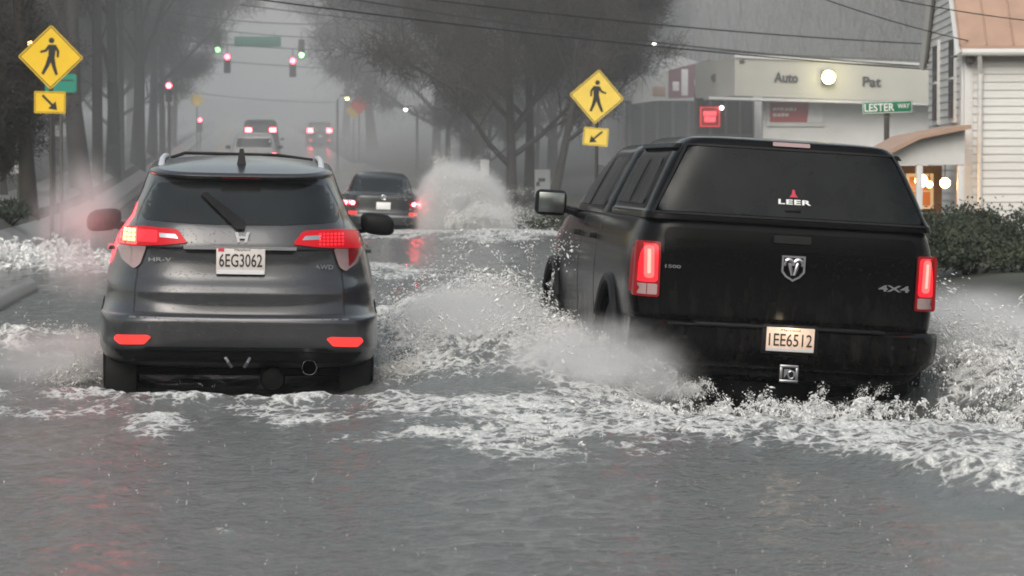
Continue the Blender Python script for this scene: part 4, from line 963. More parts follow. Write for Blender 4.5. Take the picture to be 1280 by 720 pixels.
small_sign('notice_board', 606, 210, 95, .30, .55, M['wallgrey'], 'small pale grey notice beside the tree trunks over the plume', 'notice board')
small_sign('notice_board', 22, 195, 66, .38, .8, M['wallgrey'], 'pale sign among dark shrubs at the far left', 'notice board')
small_sign('notice_board', 76, 163, 90, .35, .35, M['white_mark'], 'little white sign between left post and thick trunk', 'notice board')
small_sign('street_sign', 76, 104, 58, .62, .36, M['teal_sign'], 'green street sign half hidden behind the left crosswalk sign', 'street sign', face=[(.1, .06, .3, .03)])
small_sign('parking_sign', 211, 125, 128, .4, .5, M['wallgrey'], 'pale sign under the left red signal in haze', 'road sign')

# ================================================================== TRAFFIC SIGNALS, LAMPS, WIRES
def signal_head(px, py, Y, lit, label, post=False, size=1.):
    """lit 0 red 2 green; px,py is the lit lens"""
    p = P(px, py, Y); h = .34*size; top = p.z + lit*h
    root = thing('traffic_signal', (p.x, Y, top-2.6*h), label, 'traffic light', 'traffic signals over the junction')
    bm = bmesh.new(); box(bm, (0, .12*size, 1.6*h), (.36*size, .22*size, 3.1*h), .04); obj('housing', bm, M['housing'], root)
    for k in range(3):
        bm = bmesh.new(); lathe(bm, [(-.03, .001), (-.02, .10*size), (0, .15*size)], 'y', (0, 0, 2.6*h-k*h), 20)
        mm = M['sig_off'] if k != lit else (M['sig_red'] if k == 0 else M['sig_green'])
        ln = obj('lens', bm, mm, root)
        bm = bmesh.new()
        pts = [(.165*size*math.cos(a), -.10, 2.6*h-k*h+.165*size*math.sin(a)) for a in np.linspace(R(-10), R(190), 12)]
        for q0, q1 in zip(pts, pts[1:]):
            bm.faces.new([bm.verts.new(q0), bm.verts.new(q1), bm.verts.new((q1[0], .02, q1[2])), bm.verts.new((q0[0], .02, q0[2]))])
        obj('visor', bm, M['housing'], ln)
    bm = bmesh.new()
    if post: tube(bm, [(0, .15, -3.8), (0, .15, .3)], .06, 8)
    else: tube(bm, [(0, .12, 3.1*h), (0, .12, 3.1*h+.45)], .025, 6)
    obj('post' if post else 'hanger', bm, M['darkpost'], root)
signal_head(284, 71, 155, 0, 'left hanging signal showing red, under the green sign')
signal_head(272, 62, 158, 2, 'left hanging signal showing a green light beside the red one')
signal_head(366, 76, 155, 0, 'right hanging signal showing red, past the green sign')
signal_head(377, 69, 158, 2, 'right hanging signal showing a green light beside the red one')
signal_head(211, 107, 125, 0, 'red signal on a left post before the trees', True, .8)
signal_head(250, 150, 190, 0, 'lowest red signal on a post in the haze', True, .9)
pg = P(322, 52, 156)
gs = thing('street_name_sign', (pg.x, 156, pg.z), 'long green street sign hung on the span wire between signals', 'street sign')
bm = bmesh.new(); box(bm, (0, 0, 0), (2.5, .04, .55), .02); obj('name_blade', bm, M['teal_sign'], gs)
bm = bmesh.new(); tube(bm, [(-.9, .02, .28), (-.9, .02, .5)], .02, 6); tube(bm, [(.9, .02, .28), (.9, .02, .5)], .02, 6); obj('hanger', bm, M['darkpost'], gs)

def wire(name, pts, label, r=.014, sag=.0, group='overhead wires', n=24):
    a, b = Vector(pts[0]), Vector(pts[1]); bm = bmesh.new()
    tube(bm, [a.lerp(b, t) - Vector((0, 0, sag*4*t*(1-t))) for t in np.linspace(0, 1, n)], r, 5)
    return tag(obj(name, bm, M['wire'], None, 180), label, 'wire', group)
wire('span_wire', (P(120, 40, 150), P(540, 66, 160)), 'span wire carrying the traffic signals across the road', .03, .25)
wire('span_wire', (P(100, 60, 158), P(560, 92, 160)), 'lower tether wire below the traffic signals', .022, .2)
for (a, b, sg, lb, r) in (
    (P(-60, -55, 40), P(1330, 96, 62), .25, 'overhead wire crossing from top left to the shop eaves', .012),
    (P(250, -40, 55), P(1400, 62, 70), .35, 'overhead wire second from the bottom above the shop', .014),
    (P(330, -20, 70), P(1420, 92, 85), .5, 'thick overhead cable sagging just above the shop fascia', .022),
    (P(300, 6, 90), P(1300, 78, 100), .4, 'thin overhead wire farthest from the camera over the trees', .016),
    (P(1000, -12, 40), P(1215, 52, 45), .05, 'service wire dropping to the house eave', .009),
    (P(1085, -8, 38), P(1330, 30, 45), .05, 'upper service wire crossing the tan roof', .009),
    (P(180, 10, 120), P(460, 28, 130), .3, 'hazy wire high across the far road', .02),
    (P(180, 22, 130), P(480, 46, 140), .35, 'hazy wire just above the green hanging sign', .02),
    (P(200, 110, 170), P(420, 128, 180), .2, 'faint low wire across the sky gap', .02)):
    wire('overhead_wire', (a, b), lb, r, sg)

def street_lamp(px, py, Y, label, m, r=.10, arm=1):
    p = P(px, py, Y); z0 = float(gz(p.x, Y)); root = thing('street_lamp', (p.x+.5*arm, Y, z0), label, 'street lamp', 'lit lamps along the street')
    bm = bmesh.new(); tube(bm, [(0, 0, -.2), (0, 0, p.z-z0-.15), (-.2*arm, 0, p.z-z0+.12), (-.5*arm, 0, p.z-z0+.1)], [.07, .05, .035, .03], 8); obj('post', bm, M['steel'], root)
    bm = bmesh.new(); lathe(bm, [(.10, .03), (.06, r*1.3), (0, r*1.5)], 'z', (-.5*arm, 0, p.z-z0+.0), 16); obj('lamp_hood', bm, M['steel'], root)
    bm = bmesh.new(); bmesh.ops.create_uvsphere(bm, u_segments=14, v_segments=10, radius=r); obj('lamp_bulb', bm, m, root, loc=(-.5*arm, 0, p.z-z0-.03))
street_lamp(507, 136, 125, 'small white street lamp glowing against the trees', M['lamp_white'], .08)
street_lamp(434, 122, 148, 'yellowish lamp beside the orange diamond sign', M['lamp_yel'], .10, -1)
street_lamp(818, 53, 130, 'white lamp high over the low shops', M['lamp_white'], .09)
street_lamp(36, 52, 64, 'warm lamp peeking out behind the left crosswalk sign', M['lamp_warm'], .07)

# ================================================================== TREES AND POLES
def make_tree(seed, H, r0, leaf, nleaf, spread=.5, mleaf=None, first=.25, dense=1.):
    g = random.Random(seed); bt = bmesh.new(); segs = []; tips = []
    def grow(p, d, L_, r, lev):
        n = 4 if lev == 0 else 3; pts = [p.copy()]; rad = [r]
        for i in range(n):
            d = (d + Vector((g.uniform(-1, 1), g.uniform(-1, 1), g.uniform(-.3, .6)))*(.08 if lev == 0 else .22)).normalized()
            p = p + d*L_/n; pts.append(p.copy()); rad.append(r*(1-(.45 if lev == 0 else .65)*(i+1)/n))
        if lev == 0:
            tube(bt, pts, [rad[0]*1.35]+rad[1:], 9)
        else: segs.append((pts, rad))
        if lev < 3:
            k = {0: int(8*dense), 1: 5, 2: 4}[lev]
            for j in range(k):
                t = g.uniform(first if lev == 0 else .3, 1) if j else 1.
                i = min(int(t*n), n-1); q = pts[i].lerp(pts[i+1], t*n-i)
                ax = Vector((g.uniform(-1, 1), g.uniform(-1, 1), g.uniform(-.1, .3))).normalized()
                nd = (d*(.75 if j else 1.2) + ax*(spread+.35*(lev > 0))).normalized() if lev else (Vector((0, 0, .62 + .3*t)) + ax*spread*1.25).normalized()
                grow(q, nd, L_*g.uniform(.42, .62)*(1.0 if lev else .82), max(.012, rad[i]*.55), lev+1)
        else: tips.extend(pts[1:])
    grow(Vector((0, 0, -.3)), Vector((0, 0, 1)), H*.72, r0, 0)
    bc = bmesh.new()
    for pts, rad in segs: tube(bc, pts, rad, 4 if rad[0] < .05 else 6, False)
    me = bpy.data.meshes.new('crown'); bc.to_mesh(me); bc.free()
    V = np.empty(len(me.vertices)*3, np.float32); me.vertices.foreach_get('co', V); V = V.reshape(-1, 3)
    F = np.array([tuple(p.vertices) for p in me.polygons], np.int32); bpy.data.meshes.remove(me)
    q = np.random.default_rng(seed); T = np.array([tuple(t) for t in tips])
    def quads(n, ls, ws, up):
        b = T[q.integers(0, len(T), n)] + q.normal(0, .22, (n, 3)); d = q.normal(0, 1, (n, 3)); d[:, 2] += up; d /= np.linalg.norm(d, axis=1)[:, None]
        l = (ls*q.uniform(.5, 1.4, n))[:, None]; s = np.cross(d, q.normal(0, 1, (n, 3))); s /= np.linalg.norm(s, axis=1)[:, None]; s *= (ws*q.uniform(.6, 1.3, n))[:, None]
        if ws < .02: c = [b-s, b+s, b+d*l+s*.2, b+d*l-s*.2]
        else: c = [b-s, b+d*l*.5-s*.2, b+d*l, b+d*l*.5+s*1.4]
        return np.stack(c, 1).reshape(-1, 3)
    tw = quads(int(7000*dense), .9, .010, .35)
    parts = [V, tw]; fs = [F, np.arange(len(tw)).reshape(-1, 4)+len(V)]; mi = [np.zeros(len(F)), np.zeros(len(tw)//4)]
    if nleaf:
        lf = quads(nleaf, leaf, leaf*.35, 0) if mleaf else quads(nleaf, leaf, .011, .25); fs.append(np.arange(len(lf)).reshape(-1, 4)+len(V)+len(tw)); parts.append(lf); mi.append(np.ones(len(lf)//4))
    root = bpy.data.objects.new('tree', None); COL.objects.link(root); root.empty_display_size = .3
    obj('trunk', bt, M['bark'], root, 60)
    c = np_obj('crown', np.concatenate(parts), np.concatenate(fs), M['twig'], root, 0)
    c.data.materials.append(mleaf or M['deadleaf']); c.data.polygons.foreach_set('material_index', np.concatenate(mi).astype(np.int32))
    return root
protos = {'bare': lambda: make_tree(3, 13, .20, .5, 14000, .55), 'bare2': lambda: make_tree(8, 15, .26, .5, 16000, .5, None, .3), 'low': lambda: make_tree(44, 11.5, .17, .55, 60000, .8, None, .14, 2.2), 'low2': lambda: make_tree(52, 13, .19, .55, 60000, .72, None, .15, 2.2), 'dark': lambda: make_tree(31, 6.0, .12, .12, 11000, .75, M['evergreen'], .04, 1.5)}
built = {}
def tree(kind, X, Y, rz, sc, label, group, lean=0., sxy=None):
    if kind not in built: r = built[kind] = protos[kind]()
    else: r = copy_tree(built[kind])
    r.name = {'dark': 'evergreen_shrub', 'bare': 'bare_tree', 'bare2': 'bare_tree'}.get(kind, 'withered_tree')
    r.location = (X, Y, float(gz(X, Y))); r.rotation_euler = (0, lean, rz); r.scale = (sxy or sc, sxy or sc, sc)
    tag(r, label, 'tree', group)
def XP(px, Y): return P(px, 205, Y).x
GL, GR = 'trees along the left verge', 'trees along the right verge'
for a in (
    ('bare', XP(36, 60), 60, 0, .8, 'slim bare tree just left of the left crosswalk sign post', GL),
    ('bare2', XP(103, 80), 80, 1, 1.0, 'thickest dark trunk on the left verge, right of the crosswalk sign', GL),
    ('bare', XP(141, 99), 99, 2, 1.1, 'bare tree between the wooden pole and the grey steel pole', GL),
    ('bare2', XP(172, 118), 118, 3, 1.0, 'bare tree next beyond the grey steel pole', GL),
    ('bare', XP(190, 138), 138, 4.2, 1.1, 'bare hazy tree just left of the red post signal', GL),
    ('bare2', XP(214, 175), 175, 5, 1.0, 'bare hazy tree farthest along the left verge', GL),
    ('low', XP(-10, 92), 92, 1.5, 1.0, 'dense brownish tree filling the top left corner', GL),
    ('low2', XP(70, 112), 112, 2.5, 1.25, 'brownish twiggy tree behind the thick left trunk', GL),
    ('low', XP(140, 145), 145, .5, 1.1, 'brownish twiggy tree behind the left poles in haze', GL),
    ('bare2', XP(165, 200), 200, 2.2, 1.1, 'faint bare tree far behind the left poles', GL),
    ('low2', XP(30, 100), 100, .7, 1.1, 'brown twiggy tree behind the left crosswalk sign', GL),
    ('low', XP(88, 132), 132, 5.1, 1.2, 'hazy brown tree seen between the thick trunk and the wooden pole', GL),
    ('low2', XP(-40, 84), 84, 3.9, .9, 'brown twiggy tree cut by the left picture edge', GL),
    ('low', XP(610, 103), 103, 2.2, .55, 'small twiggy tree low behind the plume of spray', GR),
    ('low2', XP(668, 110), 110, 1.1, .55, 'small twiggy tree low behind the notice board', GR),
    ('low', XP(20, 128), 128, 2.9, 1.4, 'tall brown tree behind everything at the upper left', GL),
    ('dark', XP(6, 72), 72, 0, .75, 'dark evergreen shrub at the far left edge', GL),
    ('dark', XP(-22, 60), 60, 2, .55, 'lower dark shrub at the left picture edge', GL),
    ('low', XP(640, 79), 79, .3, 1.05, 'brown twiggy tree with twin trunk nearest the notice board, left one', GR, 0, .8),
    ('low2', XP(661, 81), 81, 2, 1.0, 'brown twiggy tree right of its twin by the notice board', GR, 0, .7),
    ('bare', XP(690, 77), 77, 3, .6, 'slim leaning bare tree beside the white notice board', GR, R(-10)),
    ('low2', XP(592, 97), 97, 1, 1.15, 'brown tree rising behind the plume of spray', GR),
    ('low', XP(690, 104), 104, 4, 1.05, 'brown tree behind the right crosswalk sign', GR),
    ('low2', XP(585, 120), 120, 5, 1.3, 'hazy brown tree left of the plume, above the sedan', GR),
    ('low', XP(545, 146), 146, 3.3, 1.15, 'hazy brown tree behind the small white street lamp', GR),
    ('bare2', XP(466, 175), 175, 1.2, 1.1, 'bare hazy tree just right of the orange diamond sign', GR),
    ('bare', XP(432, 220), 220, 2.7, 1.3, 'faintest bare tree at the end of the right verge', GR),
    ('low2', XP(735, 150), 150, 5.5, 1.1, 'hazy tree left of the low shop row', GR),
    ('low2', XP(640, 135), 135, 4.4, 1.35, 'tall brown tree in the second row behind the twin trunks', GR)):
    tree(*a)

def pole(name, px, Y, h, r, m, label, arms=True):
    X = XP(px, Y); z0 = float(gz(X, Y)); root = thing(name, (X, Y, z0), label, 'utility pole', 'poles along the left verge')
    bm = bmesh.new(); tube(bm, [(0, 0, -.3), (0, 0, h)], [r, r*.75], 12); obj('shaft', bm, m, root)
    if arms:
        bm = bmesh.new(); box(bm, (0, 0, h-.6), (2.2, .1, .12), .01); obj('crossarm', bm, m, root)
        for x in (-1, -.4, .4, 1):
            bm = bmesh.new(); lathe(bm, [(0, .03), (.06, .05), (.12, .03), (.16, .001)], 'z', (x, 0, h-.54), 10); obj('insulator', bm, M['steel'], root)
pole('utility_pole', 122, 90, 11, .17, M['wood_pole'], 'wooden utility pole just right of the thickest left trunk')
pole('steel_pole', 152, 103, 10, .11, M['steel'], 'slim light grey steel pole among the left trunks', False)
pole('utility_pole', 203, 150, 11, .17, M['wood_pole'], 'hazy wooden utility pole behind the left red signal')
pole('utility_pole', 560, 108, 10, .10, M['steel'], 'thin hazy pole rising above the plume of spray', False)

# leaf mounds: shrubs
def shrub(name, c, s, n, leaf, m, label, seed, cat='shrub', group=None):
    q = np.random.default_rng(seed); root = thing(name, c, label, cat, group)
    k = 16; cc = q.normal(0, .52, (k, 3))*np.array([1, 1, .62]); cc[:, 2] = np.abs(cc[:, 2])+.35
    b = cc[q.integers(0, k, n)]; d = q.normal(0, 1, (n, 3)); d /= np.linalg.norm(d, axis=1)[:, None]
    b = b + d*(q.uniform(.1, 1, (n, 1))**.5)*.36*np.exp(q.normal(0, .25, (n, 1))); b[:, 2] = np.abs(b[:, 2]); b *= np.array(s)
    dd = q.normal(0, 1, (n, 3)); dd[:, 2] += .5; dd /= np.linalg.norm(dd, axis=1)[:, None]; sd = np.cross(dd, q.normal(0, 1, (n, 3))); sd /= np.linalg.norm(sd, axis=1)[:, None]
    l = (leaf*q.uniform(.5, 1.3, n))[:, None]
    V = np.stack([b-sd*l*.1, b+dd*l*.5-sd*l*.3, b+dd*l, b+dd*l*.5+sd*l*.3], 1).reshape(-1, 3)
    np_obj('foliage', V, np.arange(len(V)).reshape(-1, 4), m, root, 0)
    bm = bmesh.new()
    for i in range(12):
        t = b[int(q.integers(0, n))]; tube(bm, [(t[0]*.15, t[1]*.15, -.1), (t[0]*.5, t[1]*.5, t[2]*.5), tuple(t)], [.02, .014, .006], 5)
    obj('stems', bm, M['bark'], root, 180)
def gp(px, Y): return gpt(px, Y)
shrub('shrub', gp(1222, 41), (.62, .55, .62), 6500, .055, M['bush'], 'rounded green bush against the white house wall', 1)
shrub('shrub', gp(1178, 38), (.62, .6, .42), 6500, .055, M['bush'], 'low dark bush beside the pickup tail light', 2)
shrub('shrub', gp(1262, 35), (.75, .6, .42), 7000, .055, M['bush'], 'low green bush at the right picture edge', 3)
shrub('shrub', gp(1215, 32), (.7, .6, .34), 6000, .055, M['bush'], 'lowest bush right above the spray of the pickup', 4)
shrub('shrub', gp(690, 66), (1.2, .8, .28), 5000, .09, M['bush'], 'low scrub at the foot of the right crosswalk sign', 5)
shrub('shrub', gp(640, 70), (1.3, .8, .22), 5000, .09, M['bush'], 'flat scrub under the twin trunks by the plume', 6)
shrub('shrub', gp(10, 54), (.9, .8, .25), 4000, .07, M['evergreen'], 'low dark mound of ground plants at the left edge', 7)

# hill and far woods
def hill_z(X, Y): return gz(X, np.minimum(Y, 420)) + 22*smooth((Y-150)/260)*smooth((X-18)/70) + 14*smooth((Y-330)/300)*smooth((-X-10)/80) + 7*smooth((Y-430)/150)
grid_mesh('hill', np.linspace(-300, 400, 60), np.linspace(150, 700, 50), lambda X, Y: hill_z(X, Y)-.3, M['soil'])
grid_mesh('hill', np.linspace(-400, 400, 50), np.linspace(-300, 20, 40), lambda X, Y: gz(X, Y) - .4 + 30*smooth((-Y-35)/90) + 16*smooth((np.abs(X)-22)/60)*smooth((20-Y)/20), M['soil'])  # unseen dark rise added behind the camera to darken reflections
q = np.random.default_rng(77); n = 300000
hx, hy = q.uniform(-160, 260, n), q.uniform(155, 520, n)
cl = np.abs(hx-(hy*.0)) > 11
cl &= ~((hx > -12) & (hx < 20) & (hy < 240))
hx, hy = hx[cl], hy[cl]; n = len(hx); hb = hill_z(hx, hy); zz = hb + q.uniform(0, 1, n)**.8*(9+5*np.sin(hx*.35)+4*np.sin(hy*.23+hx*.1))
d = q.normal(0, 1, (n, 3)); d[:, 2] = np.abs(d[:, 2])+np.where(q.uniform(0, 1, n) < .5, 2.2, .4); d /= np.linalg.norm(d, axis=1)[:, None]; s = np.cross(d, q.normal(0, 1, (n, 3))); s /= np.linalg.norm(s, axis=1)[:, None]
b = np.stack([hx, hy, zz], 1); l = q.uniform(.3, .9, (n, 1)) + 2.2*(d[:, 2:] > .93)*q.uniform(.2, 1, (n, 1)); wd = q.uniform(.02, .06, (n, 1))
V = np.stack([b-s*wd, b+s*wd, b+d*l+s*wd*.4, b+d*l-s*wd*.4], 1).reshape(-1, 3)
tag(np_obj('far_woods', V, np.arange(len(V)).reshape(-1, 4), M['woods'], None, 0), 'far-off bare wood on the hillside fading into haze', 'wood', None, 'stuff')

# ================================================================== BUILDINGS
def lap_wall(bm, a, b, z0, z1, out, lap=.127, clip=None):
    """horizontal lap siding from a to b (2d), outward normal out"""
    n = int((z1-z0)/lap)
    for i in range(n):
        za, zb = z0+i*lap, z0+(i+1)*lap; p0, p1 = Vector(a), Vector(b)
        if clip: p0, p1 = clip(p0, p1, zb)
        if p0 is None: break
        o1, o2 = Vector(out)*.022, Vector(out)*.004
        v = [bm.verts.new((p.x+o.x, p.y+o.y, z)) for p, o, z in ((p0, o1, za), (p1, o1, za), (p1, o2, zb), (p0, o2, zb))]
        bm.faces.new(v)
        u = [bm.verts.new((p.x+o.x, p.y+o.y, za)) for p, o in ((p0, o2*0), (p1, o2*0), (p1, o1), (p0, o1))]
        bm.faces.new(u)
def house():
    c0 = P(1205, 205, 45); c1 = P(1161, 205, 50.6); z0 = float(gz(c0.x, 45))-.2
    ez = P(1205, 50, 45).z
    A = Vector((c0.x, 45)); B = Vector((c1.x, 50.6)); dr = (B-A).normalized(); nrm = Vector((-dr.y, dr.x))       # gable wall, outward to the road
    if nrm.x > 0: nrm = -nrm
    along = -nrm; C = A + along*9; D = B + along*9
    root = thing('white_house', (A.x, A.y, z0), 'white lap-sided house with tan metal roof at the right edge', 'house')
    loc = lambda p: Vector((p.x-A.x, p.y-A.y))
    a, b, c, d = loc(A), loc(B), loc(C), loc(D); h = ez - z0; L_ = (B-A).length; rz = h + L_/2*.85
    bm = bmesh.new(); lap_wall(bm, a, c, 0, h, tuple(-dr)); obj('front_wall', bm, M['siding'], root, 20)
    def clip(p0, p1, z):
        if z <= h: return p0, p1
        t = (z-h)/(rz-h)*.5
        if t >= .5: return None, None
        return p0.lerp(p1, t), p1.lerp(p0, t)
    bm = bmesh.new(); lap_wall(bm, a, b, 0, rz, tuple(nrm), clip=clip); obj('gable_wall', bm, M['siding'], root, 20)
    bm = bmesh.new(); lap_wall(bm, b, d, 0, h, tuple(dr)); lap_wall(bm, c, d, 0, h, tuple(along)); obj('rear_wall', bm, M['siding'], root, 20)
    # roof
    m = a.lerp(b, .5); ov = nrm*.10; ea, eb = a - dr*.22, b + dr*.22
    def v3(p, z): return (p.x, p.y, z)
    bm = bmesh.new(); hz = h - .22*.85
    for e in (ea, eb):
        q_ = [v3(e+ov, hz), v3(e+along*9.3, hz), v3(m+along*9.3, rz+.02), v3(m+ov, rz+.02)]
        vs = [bm.verts.new(t) for t in q_]; vt = [bm.verts.new((t[0], t[1], t[2]+.09)) for t in q_]
        bm.faces.new(vs); bm.faces.new(vt)
        for i in range(4): bm.faces.new((vs[i], vs[(i+1) % 4], vt[(i+1) % 4], vt[i]))
    rf = obj('roof', bm, M['roof_tan'], root, 20)
    bm = bmesh.new(); t = 0.0
    while t < 9.2:
        for e in (ea, eb):
            p0, p1 = e+ov+along*t, m+ov+along*t
            tube(bm, [v3(p0, hz+.10), v3(p1, rz+.12)], .018, 4)
        t += .42
    obj('roof_seam', bm, M['roof_tan'], rf)
    # trim: corner boards, gutter, downpipe, rake boards
    bm = bmesh.new(); box(bm, (a.x+along.x*.06-dr.x*.03, a.y+along.y*.06-dr.y*.03, h/2), (.14, .05, h), .005); box(bm, (a.x+nrm.x*.03+dr.x*.07, a.y+nrm.y*.03+dr.y*.07, h/2), (.05, .14, h), .005)
    obj('corner_board', bm, M['trimwhite'], root)
    bm = bmesh.new(); p0, p1 = ea+ov*.8, ea+along*9.2; tube(bm, [v3(p0-dr*.06, hz-.02), v3(p1-dr*.06, hz-.02)], .06, 10); gt = obj('gutter', bm, M['trimwhite'], root)
    bm = bmesh.new(); p = a-dr*.10+along*.24; tube(bm, [v3(ea+along*.2-dr*.06, hz-.05), v3(p, hz-.35), v3(p, .1)], .04, 8); obj('downpipe', bm, M['trimwhite'], root)
    bm = bmesh.new()
    for e in (ea, eb): tube(bm, [v3(e+ov*.95, hz-.06), v3(m+ov*.95, rz-.06)], .07, 4)
    obj('rake_board', bm, M['trimwhite'], root)
    # two narrow windows in the gable wall
    for t in (.25, .72):
        p = a.lerp(b, t) + nrm*.03; zc = P(1180, 102, 48).z - z0; ang = math.atan2(dr.y, dr.x)
        bm = bmesh.new(); box(bm, (0, 0, 0), (.80, .06, 1.45), .008); w = obj('window', bm, M['trimwhite'], root, loc=(p.x, p.y, zc)); w.rotation_euler = (0, 0, ang)
        bm = bmesh.new(); box(bm, (0, .02, .0), (.64, .05, 1.28)); obj('pane', bm, M['storeglass'], w)
        bm = bmesh.new(); box(bm, (0, .035, 0), (.66, .04, .04)); obj('sash_bar', bm, M['trimwhite'], w)
    bm = bmesh.new(); box(bm, (0, 0, 0), (.12, .14, .2), .03); tube(bm, [(-.05, 0, .05), (-.3, .02, .0)], .02, 6); obj('meter_box', bm, M['steel'], root, loc=(a.x+nrm.x*.1+along.x*.15-dr.x*.1, a.y-.16, h-.28))
    # foundation
    bm = bmesh.new(); box(bm, ((a.x+d.x)/2, (a.y+d.y)/2, -.1), (8.2, 5.0, .5)); obj('foundation', bm, M['concrete'], root)
house()
def porch():
    Y0 = 44.4; pa = P(1112, 205, Y0); pb = P(1206, 205, Y0); z0 = float(gz(pa.x, Y0)); w = pb.x-pa.x
    root = thing('porch', (pa.x, Y0, z0), 'small lit porch with tan eave tucked behind the white house', 'porch')
    Z = lambda py: P(1150, py, Y0).z - z0
    x = lambda px: P(px, 205, Y0).x - pa.x
    bm = bmesh.new(); prism(bm, [(x(1112), Z(186)), (x(1145), Z(172)), (x(1206), Z(162)), (x(1206), Z(206)), (x(1112), Z(206))], 'xz', 0, .12); obj('pediment', bm, M['trimwhite'], root)
    bm = bmesh.new(); prism(bm, [(x(1104), Z(190)), (x(1145), Z(168.5)), (x(1209), Z(156)), (x(1209), Z(161)), (x(1146), Z(173.5)), (x(1106), Z(194))], 'xz', -.25, 1.6); obj('roof', bm, M['roof_tan'], root)
    for k in (1120, 1150, 1202):
        bm = bmesh.new(); box(bm, (x(k), .06, Z(206)/2-.15), (.10, .10, Z(206)+.3), .01); obj('porch_post', bm, M['trimwhite'], root)
    bm = bmesh.new(); lap_wall(bm, (0, 1.5), (w, 1.5), -.1, Z(206)+.05, (0, -1), .14); obj('back_wall', bm, M['interior'], root, 20)
    bm = bmesh.new(); box(bm, (x(1176), 1.45, Z(240)), (.36, .05, .50), .01); lw = obj('lit_window', bm, M['lamp_glow'], root)
    bm = bmesh.new()
    for (cx, cz, sx, sz) in ((0, .26, .44, .05), (0, -.26, .44, .05), (-.2, 0, .05, .56), (.2, 0, .05, .56), (0, 0, .02, .5), (0, 0, .36, .02)): box(bm, (x(1176)+cx, 1.42, Z(240)+cz), (sx, .03+.002*(sx > sz), sz))
    obj('window_frame', bm, M['trimwhite'], lw)
    bm = bmesh.new(); box(bm, (x(1140), 1.44, Z(268)), (.42, .05, 1.15), .01); obj('door', bm, M['maroon'], root)
    bm = bmesh.new(); box(bm, (w/2, .7, .10), (w, 1.6, .25), .02); obj('porch_floor', bm, M['concrete'], root)
    for k, (px, py) in enumerate(((1158, 226), (1192, 229), (1176, 231))):
        rr = (.10, .08, .05)[k]
        bm = bmesh.new(); bmesh.ops.create_uvsphere(bm, u_segments=14, v_segments=10, radius=rr); ln = obj('lantern', bm, M['lamp_warm'], root, loc=(x(px), .35+.2*k, Z(py)))
        bm = bmesh.new(); tube(bm, [(0, 0, rr), (0, 0, Z(206)-Z(py))], .008, 5); obj('lantern_cord', bm, M['darkpost'], ln)
    ld = bpy.data.lights.new('porch_light', 'POINT'); ld.energy = 2.2; ld.color = (1, .6, .28); ld.shadow_soft_size = .12
    lo = bpy.data.objects.new('porch_light', ld); COL.objects.link(lo); lo.parent = root; lo.location = (x(1172), .75, Z(232))
porch()
